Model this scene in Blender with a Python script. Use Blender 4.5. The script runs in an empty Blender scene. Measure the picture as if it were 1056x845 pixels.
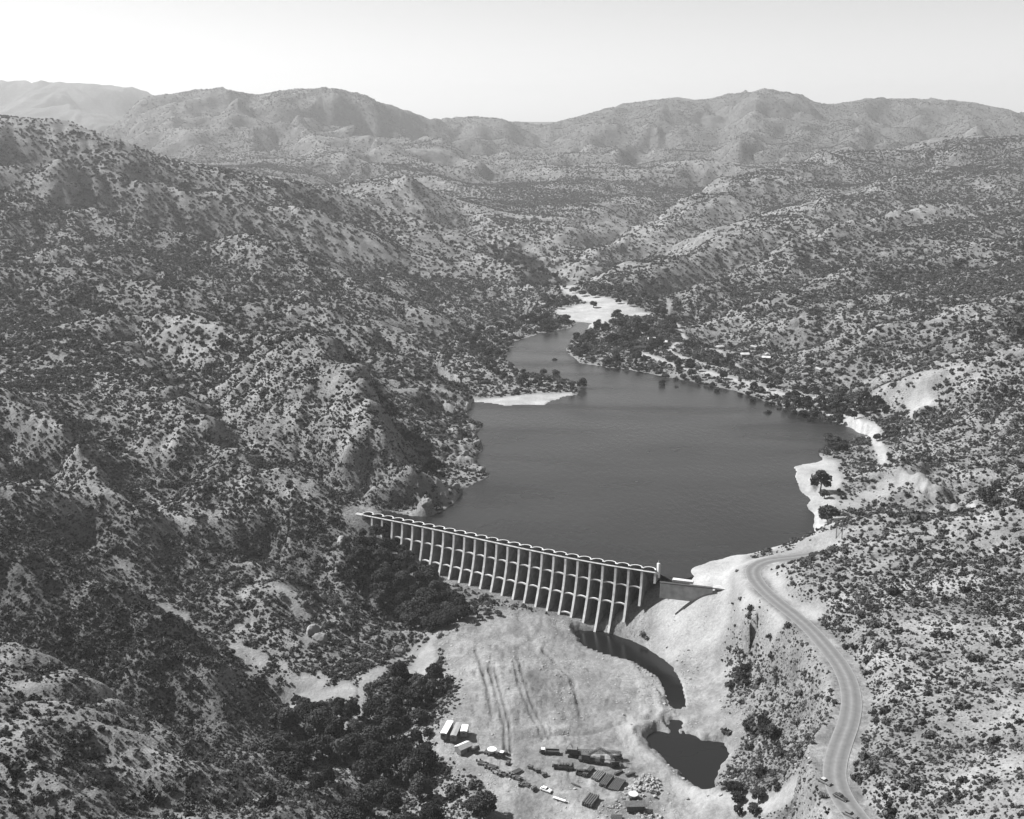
import bpy, math, random
import numpy as np
from mathutils import Vector

random.seed(7)
rng = np.random.default_rng(11)
scene = bpy.context.scene
COL = scene.collection
R = math.radians

# ------------------------------------------------------------------ camera
CAMH = 232.0
PITCH = R(14.25)
F = 1150.0
CP, SP = math.cos(PITCH), math.sin(PITCH)
cam_d = bpy.data.cameras.new('camera')
cam = bpy.data.objects.new('camera', cam_d)
COL.objects.link(cam)
cam.location = (0, 0, CAMH)
cam.rotation_euler = (math.pi / 2 - PITCH, 0, 0)
cam_d.sensor_width = 36
cam_d.lens = F / 1056 * 36
cam_d.clip_start = 1
cam_d.clip_end = 60000
scene.camera = cam


def ray(px, py):
    u = (px - 528.0) / F
    v = (422.5 - py) / F
    return (u, CP + SP * v, -SP + CP * v)


def zc(z):
    return z if z > -24 else -24 + (z + 24) * .6


def PZ(px, py, z):
    z = zc(z)
    d = ray(px, py)
    t = (z - CAMH) / d[2]
    return (d[0] * t, d[1] * t, z)


def PY(px, py, Y):
    d = ray(px, py)
    t = Y / d[1]
    return (d[0] * t, Y, CAMH + d[2] * t)


def to_px(x, y, z):
    dz = z - CAMH
    dep = y * CP - dz * SP
    return 528 + F * x / dep, 422.5 - F * (y * SP + dz * CP) / dep


def Zs(*a):
    return [PZ(*p) for p in a]


def Ys(*a):
    return [PY(*p) for p in a]


# ------------------------------------------------------------------ terrain control lines
LINES = []
L = LINES.append


def RL(line, back, drop, front=0, fdrop=0):
    """a crest: the ground falls away behind it (and, if asked, in front of it)"""
    L(line)
    for d_, z_ in ((back, drop), (-front, fdrop)):
        if d_ == 0: continue
        o = []
        for p in line:
            r = math.hypot(p[0], p[1]); k = (r + d_) / r
            o.append((p[0] * k, p[1] * k, p[2] - z_))
        L(o)


# lake shores, water level
SHORE_L = Zs((376, 533, .5), (398, 527, .5), (425, 532, .5), (447, 531, .5), (468, 517, .5), (482, 502, .5), (507, 488, .5), (493, 477, .5),
             (499, 463, .5), (490, 450, .5), (494, 438, .5), (481, 426, .5), (488, 414, .5), (520, 417, .5), (560, 417, .5), (592, 406, .5),
             (600, 396, .5), (566, 388, .5), (540, 384, .5), (520, 370, .5), (532, 352, .5), (555, 344, .5), (590, 338, .5), (598, 332, .5))
SHORE_R = Zs((610, 333, .5), (604, 343, .5), (590, 349, .5), (584, 360, .5), (596, 374, .5), (640, 380, .5), (700, 391, .5), (755, 402, .5),
             (800, 417, .5), (850, 432, .5), (898, 449, .5), (872, 456, .5), (848, 462, .5), (846, 474, .5), (818, 482, .5), (826, 505, .5),
             (838, 530, .5), (836, 553, .5), (806, 562, .5), (770, 570, .5), (735, 577, .5), (712, 586, .5), (700, 593, .5))
L(SHORE_L); L(SHORE_R)
# lake bed
L(Zs((480, 535, -22), (560, 545, -30), (640, 560, -30), (690, 570, -14)))
L(Zs((520, 500, -20), (600, 520, -25), (700, 530, -20), (780, 535, -9)))
L(Zs((540, 450, -14), (640, 450, -17), (760, 470, -12), (800, 500, -9)))
L(Zs((560, 425, -8), (640, 410, -10), (740, 425, -8), (830, 445, -3)))
L(Zs((560, 362, -2.5), (575, 352, -2.5), (600, 338, -1.5)))
L(Zs((556, 372, -2.5), (575, 384, -3), (610, 392, -5)))
L(Zs((425, 545, -14), (410, 536, -6)))
# dry riverbed and valley floor
L(Zs((600, 326, 2), (625, 318, 3), (590, 302, 4), (565, 294, 6), (552, 284, 11), (538, 264, 20), (520, 246, 28), (500, 229, 40), (480, 213, 55), (455, 202, 76), (435, 188, 105), (420, 178, 135)))
L(Zs((660, 318, 4), (640, 330, 3), (680, 330, 5), (700, 352, 5), (750, 378, 5), (800, 398, 5), (845, 408, 6), (870, 425, 4)))
L(Zs((640, 300, 7), (600, 290, 9), (575, 280, 13)))
L(Zs((650, 350, 3.2), (620, 360, 3), (690, 372, 3)))
# right of valley, far slopes
RL(Ys((600, 262, 1950), (650, 232, 2250), (700, 205, 2550), (740, 185, 2900), (790, 168, 3200), (850, 156, 3400), (918, 152, 3450), (990, 141, 3500), (1056, 143, 3500), (1200, 130, 3600), (1420, 110, 3600)), 260, 70)
RL(Ys((620, 285, 1690), (680, 262, 1900), (730, 240, 2100), (800, 215, 2350), (880, 190, 2600), (960, 172, 2900)), 100, 30)
L(Ys((660, 290, 1640), (720, 262, 1800), (790, 232, 2050), (860, 212, 2250)))
L(Ys((550, 172, 3900), (600, 180, 3600), (640, 200, 3100), (610, 232, 2500), (575, 255, 2100)))
RL(Ys((470, 160, 4400), (520, 152, 4600), (560, 153, 4600), (610, 160, 4700), (680, 158, 4700), (740, 150, 4500)), 500, 120, 450, 110)
L(Ys((500, 205, 3050), (530, 215, 2700), (545, 235, 2350)))
# H ridges
RL(Ys((693, 307, 1480), (725, 288, 1530), (758, 271, 1600), (818, 246, 1700), (878, 226, 1850), (950, 211, 2000), (1056, 198, 2100), (1200, 180, 2200), (1400, 160, 2200)), 130, 48, 90, 32)
RL(Ys((722, 338, 1290), (755, 316, 1330), (788, 300, 1350), (848, 281, 1400), (920, 265, 1450), (1000, 250, 1500), (1056, 240, 1550), (1180, 222, 1600), (1400, 200, 1600)), 85, 32, 60, 22)
L(Zs((735, 303, 14), (775, 284, 27), (820, 268, 43), (900, 243, 66), (1000, 228, 80), (1056, 218, 92)))
RL(Ys((800, 368, 1130), (828, 354, 1120), (868, 341, 1105), (908, 330, 1100), (993, 311, 1100), (1056, 299, 1100), (1180, 280, 1120), (1400, 250, 1150)), 60, 24, 45, 18)
L(Zs((790, 350, 10), (845, 326, 24), (900, 310, 36), (1000, 291, 56), (1100, 278, 68)))
L(Zs((845, 386, 7), (900, 371, 20), (950, 358, 33), (1056, 334, 58), (1200, 320, 70)))
# G
RL(Ys((862, 408, 905), (900, 398, 885), (950, 381, 875), (1000, 368, 870), (1056, 354, 860), (1180, 330, 860), (1400, 290, 880)), 60, 24, 45, 14)
L(Zs((900, 425, 8), (940, 430, 9), (1000, 436, 20), (1056, 440, 27), (1150, 440, 36)))
L(Zs((905, 455, 5), (960, 455, 13), (1000, 470, 14), (1056, 478, 19), (1150, 480, 30)))
# F hogback
RL(Ys((850, 505, 702), (880, 494, 705), (912, 481, 710), (940, 471, 712), (960, 490, 680), (985, 520, 640)), 25, 14, 22, 8)
L(Zs((905, 468, 5), (930, 460, 9), (975, 500, 11), (1010, 520, 11), (1050, 530, 14), (1080, 500, 20), (1040, 487, 17)))
L(Zs((890, 540, 9), (930, 545, 10), (985, 536, 11)))
L(Zs((850, 540, 3), (850, 520, 3), (845, 490, 3)))
# E hill
RL(Ys((812, 563, 585), (835, 553, 578), (860, 548, 562), (905, 547, 548), (950, 545, 540), (1000, 539, 530), (1056, 528, 522), (1160, 500, 520), (1400, 440, 520)), 45, 9)
L(Ys((880, 600, 490), (950, 620, 458), (1056, 620, 445), (1200, 620, 430)))
L(Ys((920, 700, 396), (950, 700, 393), (1000, 700, 380), (1056, 700, 372), (1200, 700, 355), (1400, 690, 340)))
L(Ys((910, 780, 345), (950, 800, 322), (1056, 845, 272), (1200, 845, 255)))
L(Ys((930, 900, 262), (1056, 1000, 200), (1300, 1000, 170)))
# road
ROAD_PX = [(842, 572, 9), (822, 575, 9.5), (803, 577, 10), (788, 580, 10), (778, 586, 10.2), (777, 594, 10.5), (785, 606, 11), (800, 620, 12), (818, 634, 12.5), (836, 650, 13), (852, 668, 14), (866, 686, 15),
           (875, 705, 16), (878, 725, 17), (875, 745, 18), (868, 765, 19), (862, 785, 20), (861, 803, 20.5), (868, 822, 21), (882, 842, 22), (902, 866, 23), (930, 895, 24), (965, 930, 25)]
L(Zs(*ROAD_PX))
# slope between road and stream
L(Zs((690, 601, 1.5), (715, 604, 1.5), (745, 606, 2.5), (760, 590, 4), (765, 578, 4)))
L(Zs((666, 620, -11), (678, 612, -7), (700, 614, -7), (745, 618, -3)))
L(Zs((650, 648, -28), (664, 636, -20), (690, 634, -14), (720, 638, -12), (755, 640, -7)))
L(Zs((668, 660, -28), (690, 655, -21), (710, 655, -19), (740, 658, -15)))
L(Zs((690, 672, -32), (712, 674, -29), (735, 676, -25), (755, 655, -11), (790, 660, -3)))
L(Zs((640, 655, -36), (665, 665, -36), (690, 680, -35), (720, 690, -33), (745, 690, -29)))
L(Zs((735, 720, -33.5), (752, 745, -31), (765, 765, -30), (762, 795, -29), (745, 825, -29), (760, 860, -28)))
L(Zs((780, 700, -15), (800, 740, -14), (805, 780, -14), (800, 820, -15), (820, 860, -12)))
L(Zs((830, 690, 1), (845, 730, 4), (835, 780, 6), (835, 820, 7), (850, 860, 9)))
# construction site
L(Zs((470, 650, -28), (500, 636, -28), (540, 640, -31), (580, 648, -34), (600, 655, -36)))
L(Zs((490, 680, -28), (540, 690, -29.5), (600, 700, -33), (660, 705, -35.5)))
L(Zs((480, 720, -29), (530, 740, -31), (600, 745, -34), (660, 740, -35)))
L(Zs((450, 750, -31), (500, 775, -32.5), (580, 780, -34), (640, 780, -35), (680, 810, -35.5), (720, 835, -35.5)))
L(Zs((480, 810, -35), (540, 820, -36), (620, 845, -36), (700, 860, -36), (760, 900, -36)))
L(Zs((490, 860, -38), (560, 900, -38), (700, 960, -38)))
# stream
L(Zs((610, 650, -39.5), (650, 662, -39.5), (682, 684, -39.5), (694, 710, -39.5), (697, 735, -39.5), (700, 752, -38)))
# canyon with grove
L(Zs((455, 636, -35), (430, 636, -38), (438, 662, -38), (430, 690, -40), (415, 720, -42), (400, 760, -43), (385, 800, -44), (400, 850, -45), (430, 930, -46)))
L(Zs((455, 690, -33), (450, 720, -34), (440, 760, -36), (455, 800, -38), (470, 845, -41)))
L(Zs((300, 775, -42), (330, 740, -40), (370, 720, -39), (380, 700, -38)))
L(Zs((365, 845, -38), (345, 825, -30)))
# wash
L(Zs((345, 715, -38.5), (300, 700, -36), (260, 680, -32), (225, 658, -26), (198, 643, -21), (160, 622, -15), (125, 600, -8), (92, 568, -1), (60, 535, 7), (30, 510, 14), (0, 490, 22)))
L(Zs((360, 680, -36), (400, 675, -37), (430, 665, -37)))
# spur of C
RL(Ys((262, 580, 600), (286, 594, 582), (327, 614, 572), (359, 628, 564), (398, 648, 553), (418, 655, 549)), 18, 9, 16, 6)
L(Zs((290, 655, -27), (320, 662, -30), (345, 672, -33)))
L(Zs((345, 585, -14), (370, 612, -26), (400, 636, -35), (425, 648, -37)))
# ridge B
RL(Ys((-260, 440, 560), (-120, 492, 540), (0, 535, 520), (60, 565, 510), (130, 608, 500), (180, 640, 482), (240, 680, 466), (290, 735, 456)), 28, 20)
# gully A/B
L([(-95, 440, -34), (-140, 428, -24), (-190, 436, -5), (-240, 450, 12), (-320, 462, 36), (-420, 470, 60)])
# ridge A
RL(Ys((-300, 560, 450), (-120, 610, 425), (0, 652, 400), (55, 677, 385), (110, 710, 370), (164, 743, 356), (219, 782, 345), (282, 814, 338), (323, 829, 335), (352, 843, 332), (380, 868, 325)), 30, 22)
RL(Ys((-100, 700, 350), (0, 735, 328), (50, 745, 325), (90, 790, 308), (130, 845, 290), (160, 900, 270)), 14, 5)
L(Ys((200, 845, 305), (260, 860, 310), (320, 900, 300)))
L(Ys((-200, 900, 240), (0, 900, 262), (100, 1000, 225), (300, 1000, 240), (500, 1100, 230), (800, 1100, 215)))
# ridge C down to dam
RL(Ys((130, 350, 900), (170, 378, 830), (192, 409, 760), (219, 430, 725), (242, 457, 692), (290, 480, 672), (326, 492, 662), (379, 529, 650)), 26, 17)
L(Ys((60, 500, 660), (120, 510, 655), (200, 545, 618), (260, 545, 625), (310, 545, 628), (350, 560, 618)))
L(Ys((150, 450, 710), (100, 455, 720), (200, 490, 672), (260, 505, 655)))
RL(Ys((-120, 380, 760), (0, 400, 720), (50, 415, 700), (100, 470, 640), (140, 530, 600)), 30, 12)
L(Ys((0, 460, 640), (50, 490, 620), (70, 525, 600)))
# gully C/D
L(Zs((380, 519, 2), (330, 488, 11), (290, 472, 18), (240, 450, 27), (205, 400, 40), (180, 368, 52), (120, 340, 66)))
# D
RL(Ys((120, 318, 960), (200, 322, 930), (266, 340, 880), (329, 341, 860), (349, 349, 842), (380, 375, 795), (402, 440, 706), (425, 470, 668), (442, 498, 656)), 60, 34)
L(Ys((340, 440, 715), (380, 480, 672), (330, 400, 765), (270, 400, 790)))
L(Zs((455, 460, 9), (440, 430, 16), (430, 400, 22), (420, 385, 25)))
# left mid
RL(Ys((-200, 190, 1500), (0, 200, 1500), (100, 215, 1500), (200, 235, 1450), (300, 250, 1400), (400, 290, 1350), (455, 325, 1280), (498, 352, 1235)), 120, 60, 90, 32)
RL(Ys((-200, 250, 1150), (0, 265, 1150), (100, 275, 1150), (200, 298, 1100), (300, 305, 1090), (350, 318, 1080), (420, 360, 1000), (468, 400, 935)), 90, 48, 70, 24)
L([(-700, 1330, 95), (-490, 1320, 82), (-300, 1280, 58), (-150, 1220, 30), (-60, 1150, 6)])
L([(-560, 1040, 66), (-400, 1020, 60), (-260, 990, 46), (-180, 950, 36), (-100, 900, 18), (-50, 850, 4)])
# left top ridge
RL(Ys((-400, 90, 1900), (-200, 105, 1900), (0, 119, 1900), (60, 125, 1900), (130, 142, 1900), (165, 160, 1880), (200, 171, 1900), (250, 180, 1930), (300, 186, 1950), (360, 199, 2000), (420, 216, 2000), (480, 241, 1900), (520, 267, 1760), (545, 291, 1640), (562, 312, 1520), (570, 330, 1400)), 300, 110, 110, 34)
RL(Ys((-100, 150, 1700), (60, 165, 1700), (150, 185, 1720), (240, 200, 1750), (330, 222, 1780)), 60, 22)
L([(-300, 2350, 84), (-240, 2460, 84), (-180, 2400, 74)])
L([(-1200, 2600, 150), (-700, 2650, 120), (-400, 2700, 95)])
# back mountains
RL(Ys((90, 140, 5300), (130, 118, 5350), (165, 102, 5400), (200, 95, 5500), (230, 92, 5500), (262, 99, 5500), (300, 93, 5500), (340, 92, 5500), (370, 98, 5600), (400, 110, 5700), (420, 116, 5800), (440, 123, 6000), (480, 121, 6300), (520, 124, 6400), (560, 130, 6500),
     (600, 121, 6500), (640, 109, 6500), (700, 102, 6500), (720, 104, 6500), (750, 98, 6400), (790, 93, 6400), (820, 97, 6400), (850, 109, 6500), (880, 105, 6500), (900, 102, 6500), (950, 104, 6500), (1000, 105, 6500), (1056, 117, 6500), (1200, 120, 6500), (1500, 110, 6500)), 700, 300, 600, 190)
RL(Ys((-500, 90, 9000), (-200, 82, 9000), (0, 84, 9000), (60, 85, 9000), (100, 87, 9000), (140, 90, 9000), (180, 99, 9000), (240, 115, 9000)), 900, 300, 900, 260)
L(Ys((230, 130, 4600), (250, 160, 3800), (300, 175, 3300)))
L(Ys((330, 125, 4800), (370, 160, 3900), (400, 185, 3200)))
L(Ys((560, 150, 5600), (640, 148, 5500), (720, 145, 5500), (800, 146, 5400), (880, 148, 5300), (960, 150, 5100), (1056, 155, 5000), (1300, 155, 5000)))
L(Ys((640, 128, 6050), (690, 122, 6000), (760, 118, 5950), (800, 116, 5900), (870, 125, 6000), (960, 122, 5950), (1056, 134, 5950)))
L([(-4200, 7400, 260), (-3200, 7300, 250), (-2400, 7200, 240), (-1200, 7800, 220), (0, 8200, 230), (2000, 8600, 230), (5000, 8600, 230)])
L([(-2600, 3600, 150), (-1500, 3500, 140), (-900, 3600, 125), (-300, 3500, 112)])
L([(-1700, 4700, 190), (-1100, 4700, 175), (-500, 4600, 150)])
for sp in (((790, 94, 6400), (775, 122, 5500), (750, 146, 4600), (715, 172, 3700)), ((700, 102, 6500), (672, 126, 5600), (640, 152, 4700), (612, 186, 3600)), ((900, 102, 6500), (885, 126, 5500), (872, 148, 4400)), ((1000, 105, 6500), (1000, 126, 5400), (988, 141, 4000)),
           ((230, 92, 5500), (250, 118, 4800), (285, 148, 4000)), ((340, 92, 5500), (362, 116, 4900), (395, 146, 4000)), ((300, 94, 5500), (312, 125, 4700), (345, 165, 3600)), ((430, 117, 5900), (458, 142, 4900), (486, 172, 3800), (503, 203, 3050)),
           ((165, 102, 5400), (180, 125, 4700), (210, 150, 3900)), ((820, 98, 6400), (828, 125, 5600), (815, 150, 4500)), ((640, 109, 6500), (610, 130, 5700), (580, 150, 4900), (560, 172, 4000)), ((60, 86, 9000), (70, 105, 7900), (90, 125, 6900))):
    ln_ = Ys(*sp); L(ln_)
    for sd in (-1, 1):
        L([(p[0] + sd * 330, p[1] - 60, p[2] - max(12, min(95 if k_ > 0 else 60, (p[2] - 100) * .75))) for k_, p in enumerate(ln_)])
L([(-5500, 7200, 230), (-3000, 7000, 220), (-1800, 6800, 230)])
L([(-7000, 11500, 350), (-3000, 11000, 300), (0, 10500, 240), (3000, 10500, 240), (7000, 10500, 240)])
L([(2000, 4300, 150), (3000, 4400, 160), (4500, 4300, 170)])


def densify(line, frac=0.035):
    out = [line[0]]
    for a, b in zip(line[:-1], line[1:]):
        d = math.hypot(b[0] - a[0], b[1] - a[1])
        r = math.hypot(a[0] + b[0], a[1] + b[1]) / 2
        n = max(1, int(d / (r * frac)))
        for k in range(1, n + 1):
            t = k / n
            out.append(tuple(a[i] + (b[i] - a[i]) * t for i in range(3)))
    return out


# dam axis --------------------------------------------------------
NB = 26                      # bays
_ax = [PZ(*p) for p in ((374, 531.5, 2), (420, 540.5, 2), (470, 551, 2), (520, 562, 2), (570, 572.5, 2), (620, 582, 2), (676, 591, 2))]


def cat(pts, n):
    """Catmull-Rom through pts, resampled to n points of equal spacing"""
    p = [np.array(q, float) for q in pts]
    p = [2 * p[0] - p[1]] + p + [2 * p[-1] - p[-2]]
    fine = []
    for i in range(1, len(p) - 2):
        for k in range(24):
            t = k / 24
            fine.append(0.5 * ((2 * p[i]) + (-p[i - 1] + p[i + 1]) * t + (2 * p[i - 1] - 5 * p[i] + 4 * p[i + 1] - p[i + 2]) * t * t + (-p[i - 1] + 3 * p[i] - 3 * p[i + 1] + p[i + 2]) * t ** 3))
    fine.append(p[-2])
    fine = np.array(fine)
    s = np.r_[0, np.cumsum(np.linalg.norm(np.diff(fine[:, :2], axis=0), axis=1))]
    q = np.linspace(0, s[-1], n)
    return np.stack([np.interp(q, s, fine[:, i]) for i in range(3)], 1)


DAM = cat(_ax, NB + 1)
DT = np.gradient(DAM[:, :2], axis=0)
DT /= np.linalg.norm(DT, axis=1)[:, None]
DUP = np.stack([-DT[:, 1], DT[:, 0]], 1)      # upstream normal
DUP *= np.sign(DUP[:, 1])[:, None]
# ground at the foot of the dam, from the left abutment to the right one
toe_px = [(382, 534), (400, 583), (425, 606), (450, 624), (480, 634), (520, 626), (560, 634), (600, 644), (640, 646), (655, 640), (668, 624), (677, 606)]
foot = []
for i in range(0, NB + 1):
    t = i / NB
    xs = np.array([0, .05, .12, .25, .35, .5, .62, .75, .88, .94, .97, 1.0])
    zs = np.array([1, -6, -13, -21, -24, -25, -26.5, -28.5, -27.5, -18, -9, 1.5])
    z = float(np.interp(t, xs, zs))
    d = DAM[i]
    off = 6 + 6 * min(1, -z / 38 if z < 0 else 0)
    foot.append((d[0] - DUP[i][0] * off, d[1] - DUP[i][1] * off, z))
L(foot)
L([(DAM[i][0] + DUP[i][0] * 8, DAM[i][1] + DUP[i][1] * 8, foot[i][2] - 1.5) for i in range(1, NB)])
L([(DAM[i][0] + DUP[i][0] * 34, DAM[i][1] + DUP[i][1] * 34, min(-4, foot[i][2])) for i in range(4, NB)])

pts = []
for l in LINES:
    pts += densify(l)
pts = np.array(pts)
# merge near duplicates
key = np.round(np.stack([np.arctan2(pts[:, 0], pts[:, 1]), 0.5 * np.log(pts[:, 0] ** 2 + pts[:, 1] ** 2)], 1) / 0.006).astype(int)
_, ui = np.unique(key, axis=0, return_index=True)
pts = pts[ui]


def rbf_fit(P, vals, lam=0.15):
    d = np.sqrt(((P[:, None] - P[None]) ** 2).sum(-1))
    n = len(P)
    A = np.zeros((n + 3, n + 3))
    A[:n, :n] = -d
    A[range(n), range(n)] += lam * np.linalg.norm(P, axis=1) * 0.01
    A[:n, n] = 1; A[n, :n] = 1
    A[:n, n + 1:] = P / 1000; A[n + 1:, :n] = P.T / 1000
    return np.linalg.solve(A, np.r_[vals, 0, 0, 0])


def rbf_eval(P, w, X):
    out = np.empty(len(X))
    n = len(P)
    for s in range(0, len(X), 8000):
        x = X[s:s + 8000]
        d = np.sqrt((x[:, None, 0] - P[None, :, 0]) ** 2 + (x[:, None, 1] - P[None, :, 1]) ** 2)
        out[s:s + 8000] = -d @ w[:n] + w[n] + x / 1000 @ w[n + 1:]
    return out


# mesh grid: fine angular columns in the middle, rows spaced by distance
NR = 1150
R0, R1 = 170.0, 11800.0
th_in = np.linspace(-R(31), R(31), 960)
th = np.r_[-R(31) - np.linspace(R(26), R(.15), 90), th_in, R(31) + np.linspace(R(.15), R(26), 90)]
NC = len(th)
lr = np.linspace(math.log(R0), math.log(R1), NR)
# coarse grid
cth = np.linspace(th[0], th[-1], 330)
clr = np.linspace(lr[0], lr[-1], 330)
CR, CT = np.meshgrid(np.exp(clr), cth, indexing='ij')
w = rbf_fit(pts[:, :2], pts[:, 2])
cz = rbf_eval(pts[:, :2], w, np.stack([(CR * np.sin(CT)).ravel(), (CR * np.cos(CT)).ravel()], 1)).reshape(CR.shape)


def bilin(grid, gx0, gx1, gy0, gy1, a, b):
    n, m = grid.shape
    i = np.clip((a - gx0) / (gx1 - gx0) * (n - 1), 0, n - 1.001)
    j = np.clip((b - gy0) / (gy1 - gy0) * (m - 1), 0, m - 1.001)
    i0 = i.astype(int); j0 = j.astype(int)
    fi = i - i0; fj = j - j0
    return (grid[i0, j0] * (1 - fi) * (1 - fj) + grid[i0 + 1, j0] * fi * (1 - fj) + grid[i0, j0 + 1] * (1 - fi) * fj + grid[i0 + 1, j0 + 1] * fi * fj)


LRg, THg = np.meshgrid(lr, th, indexing='ij')
RR = np.exp(LRg)
X = RR * np.sin(THg)
Y = RR * np.cos(THg)
Zb = bilin(cz, clr[0], clr[-1], cth[0], cth[-1], LRg, THg)
Z = Zb.copy()


def ihash(ix, iy, s):
    h = (ix.astype(np.int64) * 374761393 + iy.astype(np.int64) * 668265263 + s * 1442695041) & 0xffffffff
    h = ((h ^ (h >> 13)) * 1274126177) & 0xffffffff
    h = h ^ (h >> 16)
    return (h & 0xffff) / 65535.0


def vnoise(x, y, s=0):
    ix = np.floor(x); iy = np.floor(y)
    fx = x - ix; fy = y - iy
    fx = fx * fx * fx * (fx * (fx * 6 - 15) + 10); fy = fy * fy * fy * (fy * (fy * 6 - 15) + 10)
    a = ihash(ix, iy, s); b = ihash(ix + 1, iy, s); c = ihash(ix, iy + 1, s); d = ihash(ix + 1, iy + 1, s)
    return (a + (b - a) * fx) * (1 - fy) + (c + (d - c) * fx) * fy


def fbm(x, y, o=4, s=0, g=0.5):
    v = 0; a = 1; t = 0
    for k in range(o):
        v = v + a * (vnoise(x * 2 ** k + 13.7 * k, y * 2 ** k - 7.1 * k, s + k) - 0.5)
        t += a; a *= g
    return v / t * 2


def grad(H):
    hr = np.gradient(H, lr, axis=0) / RR
    ht = np.gradient(H, th, axis=1) / RR
    s, c = np.sin(THg), np.cos(THg)
    return hr * s + ht * c, hr * c - ht * s


def blur(A, n):
    for _ in range(2):
        for ax in (0, 1):
            pad = [(0, 0), (0, 0)]; pad[ax] = (n + 1, n)
            c = np.cumsum(np.pad(A, pad, mode='edge'), axis=ax)
            A = (c[2 * n + 1:] - c[:-2 * n - 1]) / (2 * n + 1) if ax == 0 else (c[:, 2 * n + 1:] - c[:, :-2 * n - 1]) / (2 * n + 1)
    return A


def gidx(x, y):
    r = 0.5 * np.log(x * x + y * y + 1); t = np.arctan2(x, y)
    i = np.clip((r - lr[0]) / (lr[-1] - lr[0]) * (NR - 1), 0, NR - 1).astype(int)
    j = np.interp(t, TI_T, TI_J).astype(int)
    return i, j


TI_T = np.linspace(th[0], th[-1], 3000); TI_J = np.interp(TI_T, th, np.arange(NC))


def gully(H, wl, seed, lo, hi, far):
    """stripes that run down the slope: V gullies between rounded spurs"""
    gx, gy = grad(blur(H, 7))
    m = np.sqrt(gx * gx + gy * gy) + 1e-5
    ux, uy = gx / m, gy / m
    sel = (RR > lo) & (RR < far)
    x = X[sel]; y = Y[sel]
    wx = fbm(x / wl / 1.6, y / wl / 1.6, 2, seed + 50) * 0.5
    u = x / wl + wx; v = y / wl - wx * 0.7
    iu = np.floor(u); iv = np.floor(v)
    C = np.zeros_like(u); S = np.zeros_like(u); W = np.zeros_like(u)
    K_ = (-2, -1, 0, 1, 2) if 100 < wl < 1000 else (-1, 0, 1)
    wa, wb = (3.2, .55) if len(K_) == 5 else (2.8, 1.1)
    for a in K_:
        for b in K_:
            cu = iu + a + ihash(iu + a, iv + b, seed); cv = iv + b + ihash(iu + a, iv + b, seed + 1)
            gi, gj = gidx(cu * wl, cv * wl)
            sx, sy = -uy[gi, gj], ux[gi, gj]
            dx = u - cu; dy = v - cv
            ac = dx * sx + dy * sy; al = dx * sy - dy * sx
            wgt = np.exp(-(ac * ac * wa + al * al * wb))
            ph = ac * 2 * math.pi
            C += wgt * np.cos(ph); S += wgt * np.sin(ph); W += wgt
    n = np.sqrt(C * C + S * S) + 1e-6
    cc = np.clip(C / n, -1, 1)
    prof = .45 * np.sqrt((1 + cc) / 2) + .55 * (1 - np.arccos(cc) / math.pi)
    conf = np.clip(n / W / 0.45, 0, 1)
    out = np.zeros_like(H)
    out[sel] = (prof - 0.56) * conf * (1 - sstep(far * .7, far, RR[sel]))
    return out, blur(m, 4)


def sstep(a, b, x):
    t = np.clip((x - a) / (b - a), 0, 1)
    return t * t * (3 - 2 * t)


def seg_dist(px, py, poly, closed=False):
    """distance to a polyline and interpolated third coordinate there"""
    best = np.full(px.shape, 1e18); val = np.zeros(px.shape)
    n = len(poly)
    for k in range(n if closed else n - 1):
        a = poly[k]; b = poly[(k + 1) % n]
        dx, dy = b[0] - a[0], b[1] - a[1]
        l2 = dx * dx + dy * dy + 1e-9
        t = np.clip(((px - a[0]) * dx + (py - a[1]) * dy) / l2, 0, 1)
        d = (px - a[0] - t * dx) ** 2 + (py - a[1] - t * dy) ** 2
        mk = d < best
        best = np.where(mk, d, best)
        if len(a) > 2:
            val = np.where(mk, a[2] + (b[2] - a[2]) * t, val)
    return np.sqrt(best), val


def inside(px, py, poly):
    c = np.zeros(px.shape, bool)
    n = len(poly)
    for k in range(n):
        x0, y0 = poly[k][0], poly[k][1]; x1, y1 = poly[(k + 1) % n][0], poly[(k + 1) % n][1]
        if y0 == y1: continue
        m = ((y0 > py) != (y1 > py)) & (px < (x1 - x0) * (py - y0) / (y1 - y0) + x0)
        c ^= m
    return c


def sdf(poly, sel=None):
    """signed distance, negative inside"""
    d, _ = seg_dist(X, Y, poly, True)
    return np.where(inside(X, Y, poly), -d, d)


LAKE = SHORE_L + SHORE_R[0:] + [(DAM[-1][0] + DUP[-1][0] * 2, DAM[-1][1] + DUP[-1][1] * 2, 0)] + [(DAM[i][0] + DUP[i][0] * 2, DAM[i][1] + DUP[i][1] * 2, 0) for i in range(NB - 1, 0, -1)]
d_lake = sdf(LAKE)
d_dam0, _ = seg_dist(X, Y, [tuple(p) for p in DAM])
d_lake = d_lake + fbm(X / 20, Y / 20, 4, 123) * 5.0 * sstep(15, 40, d_dam0)
d_shore = np.minimum(seg_dist(X, Y, SHORE_L)[0], seg_dist(X, Y, SHORE_R)[0])
ROAD = cat(Zs(*ROAD_PX), 260)
d_road, z_road = seg_dist(X, Y, [tuple(p) for p in ROAD[::2]])
SITE = Zs((455, 655, -30), (475, 640, -30), (520, 630, -30), (560, 636, -33), (600, 650, -36), (650, 668, -38), (690, 690, -38), (745, 690, -34), (745, 730, -34), (765, 770, -34), (740, 805, -34), (760, 845, -36),
              (800, 900, -36), (640, 900, -37), (520, 870, -37), (500, 815, -36), (450, 770, -32), (455, 745, -32), (475, 715, -30), (465, 690, -30))
d_site = sdf(SITE)
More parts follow.
